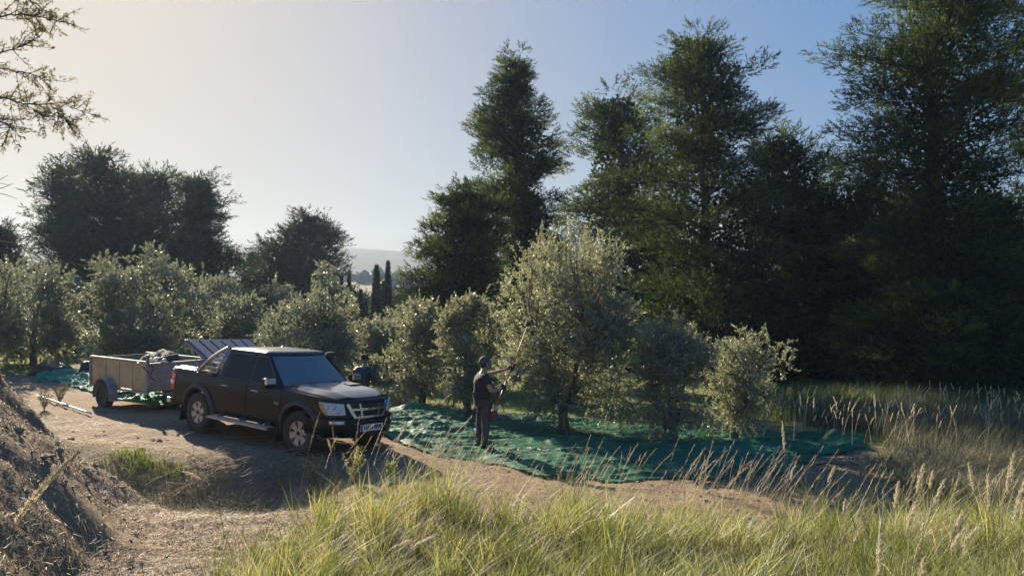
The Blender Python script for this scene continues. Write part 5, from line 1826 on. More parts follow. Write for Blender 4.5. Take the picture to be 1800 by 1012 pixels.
TJ['slR'] = (tuple(sR.lerp(eR, .62)), .072); TJ['slL'] = (tuple(sL.lerp(eL, .62)), .072); TJ['neckline'] = ((.005, 0, 1.47), .075)
ts = skin_mesh('t_shirt', TJ, [('pelvis', 'hem'), ('pelvis', 'waist'), ('waist', 'chest'), ('chest', 'upper'), ('upper', 'neckline'), ('upper', 'shR'), ('shR', 'slR'), ('upper', 'shL'), ('shL', 'slL')], M['tee'], man)
for v in ts.data.vertices:
    q = fbm(np.array([v.co.x * 5 + v.co.z * 3]), np.array([v.co.z * 7 + v.co.y * 4]), 2)[0]
    v.co += v.normal * float(q) * .018
TR = grow(['pelvis', 'hipR', 'knR', 'hipL', 'knL'], .016, {'pelvis': (0, 0, .92)})
TR['cuR'] = ((-.02, -.135, .11), .068); TR['cuL'] = ((-.04, .152, .11), .068); TR['knR'] = (J['knR'][0], .082); TR['knL'] = (J['knL'][0], .082)
tr_ = skin_mesh('trousers', TR, [('pelvis', 'hipR'), ('hipR', 'knR'), ('knR', 'cuR'), ('pelvis', 'hipL'), ('hipL', 'knL'), ('knL', 'cuL')], M['trouser'], man)
for v in tr_.data.vertices:
    q = fbm(np.array([v.co.x * 6 + v.co.y * 3]), np.array([v.co.z * 9]), 2)[0]
    v.co += v.normal * float(q) * .016
for k, y_ in (('toR', -.155), ('toL', .165)):
    b = MB(); b.ellipsoid((.05, y_, .045), (.15, .055, .05), 12, 8); b.ellipsoid((-.03, y_ + (.02 if y_ < 0 else -.02), .09), (.06, .05, .07), 10, 8); b.build('shoe', M['shoe'], man)
cp_ = MB()
V_ = []; F_ = []
for i in range(9):
    th = math.pi * .52 * i / 8
    for j in range(20):
        a = 2 * math.pi * j / 20
        V_.append(P_(math.sin(th) * math.cos(a) * .118 - .006, math.sin(th) * math.sin(a) * .096, .030 + math.cos(th) * .112))
for i in range(8):
    for j in range(20):
        a = i * 20 + j; b = i * 20 + (j + 1) % 20; F_.append((a, a + 20, b + 20, b))
cp_.add(V_, F_, True)
CP = cp_.build('cap', M['cap'], man)
bl = MB(); V_ = []; F_ = []
for lay in (0, -.008):
    for i in range(9):
        a = -1.15 + 2.3 * i / 8
        V_.append(P_(.105 * math.cos(a) - .004, .088 * math.sin(a), .028 + lay)); V_.append(P_(.105 * math.cos(a) + .085 * max(.25, math.cos(a)), .082 * math.sin(a), .022 + .012 * abs(math.sin(a)) * -1 + lay))
for i in range(8):
    a = i * 2; F_.append((a, a + 1, a + 3, a + 2)); F_.append((18 + a + 2, 18 + a + 3, 18 + a + 1, 18 + a)); F_.append((a + 1, 19 + a, 21 + a, a + 3))
bl.add(V_, F_, True); bl.build('cap_brim', M['cap'], CP)

# pole shaker
tool = empty('olive_harvesting_pole', man.location); tool.rotation_euler = man.rotation_euler
tag(tool, 'long red pole shaker with a red engine, held up into the tallest olive tree', 'pole shaker')
q = MB(); q.tube([pole_a + pd * .04, pole_a + pd * .34], .019, 8); q.build('lower_tube', M['red'], tool)
q = MB(); q.tube([pole_a + pd * .34, pole_b], [.010, .009], 8); q.build('upper_tube', M['orange_pole'], tool)
q = MB(); q.box(pole_a + Vector((0, 0, -.02)), (.14, .13, .15), bevel=.045); E = q.build('engine', M['red'], tool)
q = MB(); q.ellipsoid(pole_a + Vector((.04, .0, .10)), (.05, .05, .06)); q.build('starter_housing', M['alloy'], E)
q = MB(); q.tube([hl_ + Vector((0, 0, .02)), hl_ + Vector((.07, -.04, .05)), hl_ + Vector((.09, .06, .10)), hl_ + pd * .05], .012, 6); q.build('loop_handle', M['plastic'], tool)
q = MB(); q.tube([pole_a + pd * .3, pole_a + pd * .3 + Vector((-.10, .10, .10)), Vector((-.02, .14, 1.42))], .010, 5); q.build('shoulder_strap', M['ink'], tool)
q = MB(); q.box(pole_b, (.10, .07, .08), bevel=.02); HD = q.build('shaker_head', M['plastic'], tool)
q = MB(); pdn = pd.normalized()
for sg in (1, -1):
    for k in range(6):
        a = R(8 + k * 16) * sg
        dd = (pdn * math.cos(a) + Vector((.85, -.5, -.15)).normalized() * math.sin(a))
        q.tube([pole_b, pole_b + dd * .20], [.007, .003], 5)
q.build('tine', M['plastic'], HD)
M['cord'] = simple('pale_cord', (.70, .62, .38), .7)
q = MB(); c0 = hit(905, 800)
pts = []
for i in range(60):
    t = i / 59; x = mp.x + .25 + t * 1.15 + .07 * math.sin(t * 40); y = mp.y - .35 - .25 * t + .09 * math.cos(t * 33)
    pts.append(Vector((x, y, gz(x, y) + .10 + .05 * abs(math.sin(t * 20)))))
q.tube(pts, .008, 5); tag(q.build('loose_cord', M['cord']), 'pale tangled cord lying on the net by the feet of the person in the cap', 'cord')

def standing(px, D, htop, label, jacket, hat_kind, hair, lean=.0, face=R(90), wide=1.0, hd_=(1, 0, -.1)):
    p_ = at(px, 600, D)
    z0 = gz(p_.x, p_.y)
    tp_ = at(px, htop, D).z - z0
    k = tp_ / 1.80
    pr = empty('person', (p_.x, p_.y, z0), face); pr.scale = (k, k, k); tag(pr, label, 'person')
    JJ = {
     'pelvis': ((0, 0, .95), (.13, .165)), 'waist': ((.01, 0, 1.10), (.12, .155)), 'chest': ((.03 + lean * .5, 0, 1.30), (.13, .175 * wide)), 'upper': ((.03 + lean, 0, 1.42), (.09, .14 * wide)),
     'neck': ((.05 + lean, 0, 1.50), .056), 'nape': ((.075 + lean, 0, 1.57), .055),
     'shR': ((.03 + lean, -.19 * wide, 1.41), .064), 'elR': ((.05 + lean, -.27 * wide, 1.13), .046), 'wrR': ((.20 + lean, -.22, .98), .030),
     'shL': ((.03 + lean, .19 * wide, 1.41), .064), 'elL': ((.05 + lean, .27 * wide, 1.13), .046), 'wrL': ((.20 + lean, .22, .98), .030),
     'hipR': ((0, -.095, .87), .094), 'knR': ((.02, -.11, .49), .062), 'anR': ((-.02, -.12, .09), .042), 'toR': ((.12, -.15, .035), .034),
     'hipL': ((0, .095, .87), .094), 'knL': ((.02, .11, .49), .062), 'anL': ((-.02, .12, .09), .042), 'toL': ((.12, .15, .035), .034)}
    b_ = skin_mesh('body', JJ, BN_, M['skin'], pr)
    b_.scale = (1, 1, 1)
    hm2, P2 = head(pr, (.105 + lean, 0, 1.655), hd_, M['skin'], hair); join_into(b_, hm2)
    hh = MB(); hand_free(hh, JJ['wrR'][0], (.6, .25, -.6)); hand_free(hh, JJ['wrL'][0], (.6, -.25, -.6)); join_into(b_, hh)
    def gr(keys, dr): return {q: (JJ[q][0], tuple(v + dr for v in JJ[q][1]) if hasattr(JJ[q][1], '__len__') else JJ[q][1] + dr) for q in keys}
    c_ = gr(['pelvis', 'waist', 'chest', 'upper', 'shR', 'shL', 'elR', 'elL'], .024)
    c_['cuR'] = (tuple(Vector(JJ['elR'][0]).lerp(Vector(JJ['wrR'][0]), .85)), .045); c_['cuL'] = (tuple(Vector(JJ['elL'][0]).lerp(Vector(JJ['wrL'][0]), .85)), .045)
    c_['hem'] = ((0, 0, .86), (.15, .19)); c_['col'] = ((.045 + lean, 0, 1.50), .082)
    jk = skin_mesh('jacket', c_, [('pelvis', 'hem'), ('pelvis', 'waist'), ('waist', 'chest'), ('chest', 'upper'), ('upper', 'col'), ('upper', 'shR'), ('shR', 'elR'), ('elR', 'cuR'), ('upper', 'shL'), ('shL', 'elL'), ('elL', 'cuL')], jacket, pr)
    for v in jk.data.vertices:      # quilting: horizontal padded bands
        v.co += v.normal * (.012 * abs(math.sin(v.co.z * math.pi / .085)))
    t_ = gr(['pelvis', 'hipR', 'knR', 'hipL', 'knL'], .018); t_['cR'] = ((-.02, -.12, .10), .066); t_['cL'] = ((-.02, .12, .10), .066)
    skin_mesh('trousers', t_, [('pelvis', 'hipR'), ('hipR', 'knR'), ('knR', 'cR'), ('pelvis', 'hipL'), ('hipL', 'knL'), ('knL', 'cL')], M['trouser'], pr)
    for y_ in (-.14, .14):
        s_ = MB(); s_.ellipsoid((.05, y_, .045), (.15, .055, .05), 12, 8); s_.build('shoe', M['shoe'], pr)
    ht = MB()
    if hat_kind == 'hat':
        c0 = Vector((.095 + lean, 0, 1.70))
        ht.lathe([(0, .118), (.06, .120), (.092, .105), (.104, .05), (.112, .0), (.150, -.012), (.158, -.02), (.150, -.022), (.108, -.012), (.095, 0)], 28, c0, 'z')
    else:
        c0 = Vector((.10 + lean, 0, 1.69))
        ht.ellipsoid(c0 + Vector((.02, 0, .055)), (.145, .120, .052), 20, 8)
        ht.ellipsoid(c0 + Vector((0, 0, .02)), (.112, .096, .075), 16, 8)
        ht.ellipsoid(c0 + Vector((-.02, 0, -.05)), (.10, .095, .09), 16, 8)
    ht.build('hat' if hat_kind == 'hat' else 'flat_cap', M['hat'], pr)
    return pr
standing(638, 17.2, 624, 'person in a brimmed hat and quilted jacket, back turned, beyond the bonnet', M['vest'], 'hat', M['grey_hair'], lean=.03, face=R(80), wide=1.08)
standing(575, 17.4, 618, 'person behind the cab, only a dark flat cap showing above the roof', M['vest'], 'flat', M['hair'], face=R(60))
# ------------------------------------------------------------------ tree overhanging the upper left corner
def overhang():
    rg = np.random.default_rng(77)
    D = 8.2
    b = at(-330, 500, D)
    bx, by = b.x, D
    z0 = gz(bx, by)
    root = empty('wild_olive_tree', (bx, by, z0)); tag(root, 'tree on the bank whose thin leafy branches hang into the upper left corner', 'tree')
    O = np.array([bx, by, z0])
    def pt(px, py, d=D): return np.array(at(px, py, d)[:]) - O
    w = Wood()
    trunk = np.array([[0, 0, -.2], [.05, 0, .8], pt(-300, 380), pt(-270, 200), pt(-230, 40), pt(-200, -120)])
    w.tube(trunk, np.array([.16, .14, .12, .10, .07, .03]), 8)
    limbs = [
        [(-270, 200), (-120, 165), (0, 172), (45, 182), (90, 184), (128, 190), (166, 203)],
        [(-250, 100), (-100, 60), (0, 28), (40, 24), (80, 32), (118, 38)],
        [(-250, 120), (-110, 95), (-10, 100), (35, 82), (72, 62)],
        [(-265, 180), (-100, 130), (0, 120), (50, 128), (94, 146)],
        [(-270, 240), (-120, 215), (-20, 205), (12, 216), (18, 236)],
        [(-250, 60), (-100, 10), (-10, -12), (40, -14), (62, 12)],
        [(-240, 20), (-100, -60), (-10, -60), (60, -60)],
        [(90, 184), (100, 196), (112, 208), (122, 216)],
        [(45, 182), (62, 196), (80, 205)],
    ]
    P = []; Dr = []
    for li, L_ in enumerate(limbs):
        dd = D + rg.uniform(-.5, .6) if li not in (7, 8) else D
        pts = np.array([pt(x, y, dd if i > 1 else D) for i, (x, y) in enumerate(L_)])
        # smooth
        t = np.linspace(0, len(pts) - 1, len(pts) * 4)
        sm = np.stack([np.interp(t, range(len(pts)), pts[:, k]) for k in range(3)], 1)
        sm[1:-1] = (sm[:-2] + sm[1:-1] * 2 + sm[2:]) / 4 + rg.normal(size=(len(sm) - 2, 3)) * .008
        w.tube(sm, np.linspace(.014 if li < 7 else .005, .0022, len(sm)), 5)
        tot = len(sm)
        for k in range(int(tot * (1.5 if li < 7 else 1.3))):
            i = int((.18 + .82 * rg.random() ** .8) * (tot - 1))
            dr = unit((sm[min(i + 1, tot - 1)] - sm[max(i - 1, 0)])[None])[0]
            td = unit((dr * .8 + rg.normal(size=3) * .55 + np.array([0, 0, .12]))[None])[0]
            ln = rg.uniform(.08, .34)
            e = sm[i] + td * ln
            tw_ = curve(sm[i], e, (0, 0, rg.uniform(-.03, .04)), 4, .004, rg)
            w.tube(tw_, np.linspace(.005, .002, 4), 3)
            m_ = int(7 + ln * 75)
            tt = rg.random(m_) ** .6
            P.append(sm[i] + (e - sm[i]) * tt[:, None] + rg.normal(size=(m_, 3)) * .012)
            Dr.append(td * .7 + rg.normal(size=(m_, 3)) * .6)
    # leafless twigs lower down
    for L_ in ([(-180, 300), (-40, 315), (0, 322), (18, 326)], [(-180, 330), (-40, 335), (10, 342), (30, 350)], [(-40, 318), (0, 316), (14, 308)], [(-20, 335), (6, 330), (24, 322)],
               [(-220, 420), (-40, 415), (30, 430), (90, 455), (150, 468), (200, 455)]):
        pts = np.array([pt(x, y, D + .3) for x, y in L_])
        w.tube(pts, np.linspace(.007, .002, len(pts)), 4)
    # crown beyond the frame
    for k in range(90):
        c = pt(rg.uniform(-620, -150), rg.uniform(-330, 160), D + rg.uniform(-1.6, 1.6))
        tt = rg.normal(size=(60, 3)) * .22
        P.append(c + tt); Dr.append(unit(tt + np.array([0, 0, .1])))
    P = np.concatenate(P); Dr = np.concatenate(Dr)
    n_ = len(P)
    v, f, idx = leaves(P, Dr, .046 * rg.uniform(.7, 1.3, n_), .013 * rg.uniform(.7, 1.3, n_), True, rg)
    link('crown', np_mesh('crown', v, [f], rg.random(n_)[idx]), root, M['oak_leaf'])
    link('trunk', w.mesh('trunk'), root, M['bark'])
overhang()

# ------------------------------------------------------------------ grass, straw, brush
rg = np.random.default_rng(99)
def scatter(n, x0, x1, y0, y1, dens=None):
    X = rg.uniform(x0, x1, n); Y = rg.uniform(y0, y1, n)
    if dens is not None:
        k = rg.random(n) < dens(X, Y); X, Y = X[k], Y[k]
    return X, Y
def patchy(X, Y, s=.9, o=.0): return np.clip(.55 + o + 1.1 * fbm(X * s, Y * s, 3), 0, 1)
# left limit of the foreground grass bed
def fore(X, Y):
    lim = -2.15 + .30 * pn(Y * .9, 3.3) + np.clip(Y - 6.5, 0, 9) * .25
    far_ = 7.9 + .5 * pn(X * .5, 1.1) - .9 * ss(-.6, -1.8, X)
    return ss(lim - .3, lim + 1.1, X) ** 1.3 * (1 - ss(far_ - .9, far_ + .2, Y)) * (.35 + .65 * patchy(X, Y, .8, .1))
nc = 2500
cx, cy = scatter(nc, -2.4, 6.5, 3.6, 8.8, lambda X, Y: fore(X, Y) * np.clip(.62 - .03 * (Y - 4), .3, 1) * (np.abs(X) < .72 * Y + .8))
per = rg.integers(34, 95, len(cx)); big = rg.uniform(.55, 1.3, len(cx)) * (.6 + .6 * patchy(cx, cy, .6))
ctone = .40 + .30 * fbm(cx * .7 + 9, cy * .7, 3) + rg.normal(size=len(cx)) * .14 + .10 * ss(2.5, 5, cx)
k = np.repeat(np.arange(len(cx)), per); n = len(k)
th = rg.uniform(0, 2 * np.pi, n); rr = np.abs(rg.normal(size=n)) * .055 * big[k]
X, Y = cx[k] + rr * np.cos(th), cy[k] + rr * np.sin(th)
hh = (.16 + .32 * rg.random(n) ** 1.3) * big[k] * 1.08
tone = ctone[k] + rg.normal(size=n) * .17 + .38 * (rg.random(n) > .80)
grass_stuff('tall_grass', X, Y, hh, .95, rg.uniform(.004, .0095, n) * (1 + .9 * (rg.random(n) > .9)), M['grass'], tone, 3, (.14, .0), rg, az=th + rg.normal(size=n) * .5)
# bare thatch under it
X, Y = scatter(26000, -2.3, 7, 3.7, 9.4, lambda X, Y: fore(X, Y) * .9)
n = len(X); grass_stuff('dry_thatch', X, Y, rg.uniform(.10, .32, n), 1.5, rg.uniform(.004, .009, n), M['dry_grass'], rg.random(n), 3, (.3, .0), rg)

# thin dry stalks leaning to the right above the grass
def stalks(name, centres, mat, hmin, hmax, w, lean, label=None):
    Xs, Ys = [], []
    for (px, py, npx, n_) in centres:
        c = hit(px, py)
        Xs.append(c.x + rg.normal(size=n_) * npx); Ys.append(c.y + rg.normal(size=n_) * npx * .8)
    X = np.concatenate(Xs); Y = np.concatenate(Ys); n = len(X)
    Ht = rg.uniform(hmin, hmax, n)
    v, q, t, idx = blades(X, Y, Ht, .22, np.full(n, w), 5, rg, lean, curl=.3)
    # seed spikes: short bristles along the top third
    m = 15
    d2 = np.array(lean)[None] * np.ones((n, 1))
    tops = v.reshape(n, 11, 3)
    P = []; Dd = []
    for k in range(m):
        u = .66 + .33 * k / m
        i = u * 5; a = np.minimum(i.astype(int) if hasattr(i, 'astype') else int(i), 4)
        p0 = tops[:, 2 * a]; p1 = tops[:, 2 * a + 2] if a < 4 else tops[:, 10]
        P.append(p0 + (p1 - p0) * (i - a)); Dd.append(unit(p1 - p0) + rg.normal(size=(n, 3)) * .22)
    P = np.concatenate(P); Dd = np.concatenate(Dd)
    v2, f2, i2 = leaves(P, Dd, .045 * rg.uniform(.7, 1.3, len(P)), .007, False, rg)
    rn = np.concatenate([rg.random(n)[idx], (.5 + .5 * rg.random(len(P)))[i2]])
    o = link(name, np_mesh(name, np.concatenate([v, v2]), [q, np.concatenate([t, f2 + len(v)])], rn), None, mat)
    tag(o, kind='stuff')
stalks('dry_stalks', [(700, 905, .30, 26), (770, 890, .30, 24), (640, 920, .25, 4), (850, 890, .4, 14), (1000, 885, .5, 12), (1090, 895, .4, 10), (1210, 900, .35, 14), (1270, 900, .35, 18), (1330, 905, .30, 11), (1400, 900, .5, 8), (560, 900, .25, 3)],
       M['mauve_grass'], .62, .98, .006, (.42, .05))
stalks('dry_stalks', [(900, 960, .9, 26), (1200, 960, .9, 22), (1500, 960, .8, 26), (1700, 950, .8, 30)], M['dry_grass'], .45, .8, .006, (.40, .0))

# long grass and brush on the right, in front of the pines
def rmid(X, Y):
    front = 14.9 - .42 * np.clip(X - 6.5, 0, 9) + .5 * pn(X * .8, 4.4)
    return ss(front - .4, front + .5, Y) * (1 - ss(19.3, 20.5, Y)) * ss(-.15, .55, X + .35 * pn(Y, 2.0) - Y * (.475 - .11 * ss(16.5, 18.2, Y))) * (.4 + .6 * patchy(X, Y, .7, .15))
X, Y = scatter(42000, 4.5, 14, 10.5, 20.5, lambda X, Y: rmid(X, Y))
n = len(X)
hh = (.36 + .40 * patchy(X, Y, .5)) * rg.uniform(.6, 1.25, n)
grass_stuff('long_grass', X, Y, hh, .5, rg.uniform(.010, .022, n), M['brush'], .35 + .35 * fbm(X * .5, Y * .5 + 3, 3) + rg.normal(size=n) * .16 + .5 * (rg.random(n) > .93), 3, (.15, -.05), rg)
X, Y = scatter(18000, 2.0, 14, 19.0, 22.5, lambda X, Y: .8 * patchy(X, Y, .5, .2) * ss(.28, .36, X / Y))
n = len(X); grass_stuff('long_grass', X, Y, rg.uniform(.3, .75, n), .5, rg.uniform(.014, .024, n), M['grass'], .2 + rg.normal(size=n) * .18, 3, (.15, -.05), rg)
def brush_d(X, Y):
    return ss(5.5, 6.7, X + .45 * (Y - 10) * 0 + .5 * pn(Y * .8, 9.0)) * ss(8.2, 9.2, Y) * (1 - ss(12.4, 14.2, Y - .15 * (X - 6))) * (.35 + .65 * patchy(X, Y, .9, .1))
X, Y = scatter(48000, 4.2, 10.5, 8.2, 14.5, brush_d)
n = len(X)
grass_stuff('dry_brush', X, Y, (.22 + .38 * patchy(X, Y, .8)) * rg.uniform(.5, 1.2, n), 1.3, rg.uniform(.005, .012, n), M['brush'], rg.random(n) ** .8, 2, (.1, 0), rg)
X, Y = scatter(9000, 3.0, 10, 7.5, 13, lambda X, Y: .6 * patchy(X, Y, 1.2) * ss(2.5, 4.5, X))
n = len(X); grass_stuff('green_tufts', X, Y, rg.uniform(.10, .30, n), .7, rg.uniform(.008, .016, n), M['grass_green'], rg.random(n), 3, (.1, 0), rg)

# short living grass on the verge, in the hollow and under the trees
def low(X, Y):
    g = grass_mask(X, Y)
    return np.clip(g * 1.3 - .25, 0, 1) * (.4 + .6 * patchy(X, Y, 1.6))
X, Y = scatter(160000, -9.5, 7, 8.5, 15.5, low)
n = len(X); grass_stuff('short_grass', X, Y, rg.uniform(.03, .10, n), .8, rg.uniform(.008, .014, n), M['grass'], .45 + .3 * fbm(X, Y, 2) + rg.normal(size=n) * .18, 1, (.1, 0), rg)
X, Y = scatter(70000, -26, 9, 15.5, 34, lambda X, Y: low(X, Y) * np.clip(1.1 - (Y - 15) * .03, .3, 1))
n = len(X); grass_stuff('short_grass', X, Y, rg.uniform(.06, .18, n), .8, rg.uniform(.020, .035, n), M['grass_green'], .6 + .3 * fbm(X, Y, 2) + rg.normal(size=n) * .2, 1, (.1, 0), rg)
X, Y = [], []
for (px, py, r_, k) in [(250, 818, .34, 260), (225, 805, .25, 150), (300, 838, .3, 130)]:
    c = hit(px, py); X.append(c.x + rg.normal(size=k) * r_ * .6); Y.append(c.y + rg.normal(size=k) * r_ * .4)
X, Y = np.concatenate(X), np.concatenate(Y); n = len(X)
grass_stuff('hollow_grass', X, Y, rg.uniform(.06, .20, n), .7, rg.uniform(.010, .018, n), M['grass_green'], .75 + rg.normal(size=n) * .25, 3, (.05, 0), rg)

# dry grass hanging down the far side of the hollow
X, Y = scatter(16000, -7.2, -2.4, 10.2, 12.8, lambda X, Y: .9 * patchy(X, Y, 1.3))
n = len(X); grass_stuff('dry_tussocks', X, Y, rg.uniform(.06, .24, n), 1.6, rg.uniform(.006, .011, n), M['brush'], .4 + rg.random(n) * .6, 3, (.0, -.5), rg)

# straw and needles lying on the bare earth
def litter(name, n, x0, x1, y0, y1, dens, L0, L1, w, mat, lift=.012):
    X, Y = scatter(n, x0, x1, y0, y1, dens)
    n = len(X); a = rg.uniform(0, 2 * np.pi, n)
    L_ = rg.uniform(L0, L1, n)
    P0 = np.stack([X, Y, H(X, Y) + lift * rg.random(n) + .003], 1)
    X1, Y1 = X + np.cos(a) * L_, Y + np.sin(a) * L_
    P1 = np.stack([X1, Y1, H(X1, Y1) + lift * rg.random(n) * 2.2 + .004], 1)
    s_ = np.stack([-np.sin(a), np.cos(a), np.zeros(n)], 1) * w
    v = np.stack([P0 - s_, P0 + s_, P1], 1).reshape(-1, 3)
    o = link(name, np_mesh(name, v, [np.arange(3 * n).reshape(-1, 3)], np.repeat(np.clip(rg.normal(size=n) * .25 + .5, 0, 1), 3)), None, mat); tag(o, kind='stuff')
litter('straw_litter', 95000, -5.6, .5, 3.9, 8.6, lambda X, Y: patchy(X, Y, 1.1, .2) * (np.abs(X) < .72 * Y + .6), .02, .07, .0028, M['litter'])
litter('straw_litter', 40000, -10.5, 8, 8.4, 16, lambda X, Y: patchy(X, Y, 1.0, .1) * .8, .05, .14, .0055, M['litter'])
litter('straw_litter', 16000, -5.6, -1.6, 4.2, 8, lambda X, Y: patchy(X, Y, 1.6, -.15) * ss(-3.6, -2.8, X), .03, .10, .0028, M['dry_grass'], .04)
# clods and stones
def clods(name, n, x0, x1, y0, y1, s0, s1, mat, dens=None):
    X, Y = scatter(n, x0, x1, y0, y1, dens); n = len(X)
    bm = bmesh.new(); bmesh.ops.create_icosphere(bm, subdivisions=1, radius=1)
    bv = np.array([v.co[:] for v in bm.verts]); bf = np.array([[v.index for v in f.verts] for f in bm.faces]); bm.free()
    s = s0 + (s1 - s0) * rg.random(n) ** 3
    sc = np.stack([s * rg.uniform(.7, 1.4, n), s * rg.uniform(.7, 1.4, n), s * rg.uniform(.4, .8, n)], 1)
    nv = bv[None] * (1 + .22 * rg.normal(size=(n, len(bv), 1))) * sc[:, None, :]
    C = np.stack([X, Y, H(X, Y) + s * .15], 1)
    v = (nv + C[:, None, :]).reshape(-1, 3)
    f = (bf[None] + (np.arange(n) * len(bv))[:, None, None]).reshape(-1, 3)
    o = link(name, np_mesh(name, v, [f], np.repeat(rg.random(n) * .7, len(bv))), None, mat); tag(o, kind='stuff')
M['clod'] = simple('clod', (.30, .23, .15), .95, noise=.3, nscale=20)
clods('earth_clods', 900, -5.4, .3, 4, 8.4, .006, .030, M['clod'])
clods('earth_clods', 900, -9, 7, 8.4, 14.5, .010, .05, M['clod'])
clods('earth_clods', 900, -7.2, -3.4, 4.2, 9.6, .010, .045, M['clod'])

# dry twigs piled in the hollow
w = Wood()
for (px, py, k) in [(400, 845, 40), (450, 835, 46), (490, 830, 34), (350, 840, 22), (540, 800, 12), (420, 780, 8)]:
    c = hit(px, py)
    for i in range(k):
        x, y = c.x + rg.normal() * .42, c.y + rg.normal() * .35
        a = rg.uniform(-.5, .9) if rg.random() < .7 else rg.uniform(0, 6.3); L_ = rg.uniform(.2, .75)
        x1, y1 = x + math.cos(a) * L_, y + math.sin(a) * L_ * .8
        za, zb_ = gz(x, y) + rg.uniform(.01, .10), gz(x1, y1) + rg.uniform(.03, .26)
        w.tube(curve((x, y, za), (x1, y1, zb_), (0, 0, rg.uniform(-.02, .06)), 5, .012, rg), np.linspace(.0055, .002, 5), 3)
o = link('dry_twigs', w.mesh('dry_twigs'), None, simple('grey_twig', (.24, .19, .14), .8)); tag(o, kind='stuff')

# leaves and twigs knocked down onto the net
X, Y = [], []
for (px, py, rx, ry, k) in [(990, 770, 1.5, .9, 1500), (1180, 785, .9, .5, 400), (1290, 780, .8, .5, 300), (820, 735, 1.0, .8, 300), (745, 722, .9, .6, 200), (940, 820, 1.6, .5, 160)]:
    c = hit(px, py); X.append(c.x + rg.normal(size=k) * rx); Y.append(c.y + rg.normal(size=k) * ry)
X, Y = np.concatenate(X), np.concatenate(Y); n = len(X)
P = np.stack([X, Y, H(X, Y) + .05 + .09 * rg.random(n)], 1)
v, f, idx = leaves(P, rg.normal(size=(n, 3)) * np.array([1, 1, .25]), .055, .020, False, rg)
o = link('fallen_leaves', np_mesh('fallen_leaves', v, [f], rg.random(n)[idx]), None, M['litter']); tag(o, kind='stuff')

# ------------------------------------------------------------------ single seed headed stalks one can point at
def plume_stalk(base_px, base_py, D, top_px, top_py, plen, label, group=None, w=.014, bend=.10, mat='plume', nbr=120, rnd_=.03, thick=.0028):
    """stalk from the ground up to a picture point, with a feathery head along its last part"""
    b = at(base_px, base_py, D); b.z = gz(b.x, b.y) - .02
    t_ = at(top_px, top_py, D)
    root = empty('seed_stalk', b); tag(root, label, 'grass stalk', group)
    e = np.array((t_ - b)[:])
    up = np.array([0, 0, 1.0]) * np.linalg.norm(e) * bend
    n_ = 14
    t = np.linspace(0, 1, n_)[:, None]
    ctrl = e * .5 + up + np.array([-e[0] * .35, 0, 0])
    c = (1 - t) ** 2 * 0 + 2 * t * (1 - t) * ctrl + t * t * e
    wd = Wood(); wd.tube(c, np.linspace(thick, thick * .45, n_), 4)
    link('stem', np_mesh('stem', wd.V[0], wd.F, np.full(len(wd.V[0]), .35), smooth=True), root, M['dry_grass'])
    L_ = np.concatenate([[0], np.cumsum(np.linalg.norm(np.diff(c, axis=0), axis=1))])
    s0 = L_[-1] - plen
    nbr = int(nbr * 1.5); w = w * .72
    u = rg.random(nbr); s_ = s0 + plen * u
    P = np.stack([np.interp(s_, L_, c[:, k]) for k in range(3)], 1)
    T = unit(np.stack([np.interp(s_ + .02, L_, c[:, k]) - np.interp(s_ - .03, L_, c[:, k]) for k in range(3)], 1))
    f_ = np.sin(np.clip(u * .85 + .12, 0, 1) * np.pi)
    P = P + rg.normal(size=(nbr, 3)) * (w * .35 * f_)[:, None]
    Dd = T + rg.normal(size=(nbr, 3)) * .32
    v, f, idx = leaves(P, Dd, (w * .9 + .014 * f_) * rg.uniform(.7, 1.2, nbr), w * .26, True, rg)
    link('seed_head', np_mesh('seed_head', v, [f], rg.random(nbr)[idx]), root, M[mat])
    # two or three blades at the foot
    m_ = 4; X_ = np.zeros(m_) + rg.normal(size=m_) * .01; Y_ = rg.normal(size=m_) * .01
    v, q, tt, idx = blades(X_, Y_, rg.uniform(.3, .6, m_) * min(1, e[2]), .7, np.full(m_, .010), 4, rg, (.1, 0), Z=np.zeros(m_))
    link('leaf_blades', np_mesh('leaf_blades', v, [q, tt], np.full(len(v), .35)), root, M['grass'])
    return root
GSK = 'pale seed headed grass stalks'
plume_stalk(-60, 900, 3.4, 138, 795, .42, 'large feathery seed head arching in from the left edge over the shaded bank', GSK, .028, .12, nbr=320)
plume_stalk(395, 900, 6.3, 322, 829, .16, 'small drooping cream seed head above the twigs in the hollow', GSK, .022, .35, nbr=130)
plume_stalk(520, 945, 6.4, 563, 722, .34, 'stiff thin stalk crossing the front wheel of the pickup', GSK, .012, .02, nbr=80, mat='mauve_grass')
plume_stalk(612, 930, 6.6, 633, 727, .30, 'thin stalk standing before the number plate', GSK, .011, .02, nbr=70, mat='mauve_grass')
plume_stalk(594, 930, 6.8, 584, 748, .22, 'short thin stalk between the front wheels of the pickup', GSK, .010, .02, nbr=60, mat='mauve_grass')
plume_stalk(590, 880, 6.8, 576, 771, .10, 'small cream spikelet lying level between the front wheels', GSK, .014, .30, nbr=50)
plume_stalk(1384, 905, 8.2, 1375, 740, .32, 'upright orange tinted seed head alone against the shaded grass', GSK, .022, .01, nbr=180)
plume_stalk(1425, 930, 6.2, 1467, 820, .14, 'short cream seed head leaning right below the orange reel', GSK, .020, .05, nbr=110)
plume_stalk(1375, 905, 6.4, 1394, 822, .10, 'small bright seed head just left of the leaning cream one', GSK, .016, .02, nbr=80)
plume_stalk(640, 1050, 4.6, 770, 940, .18, 'cream seed head bent over low in the middle of the foreground grass', GSK, .022, .18, nbr=150)
plume_stalk(590, 1050, 4.6, 722, 949, .14, 'cream seed head just left of the other bent one in the foreground grass', GSK, .020, .16, nbr=120)
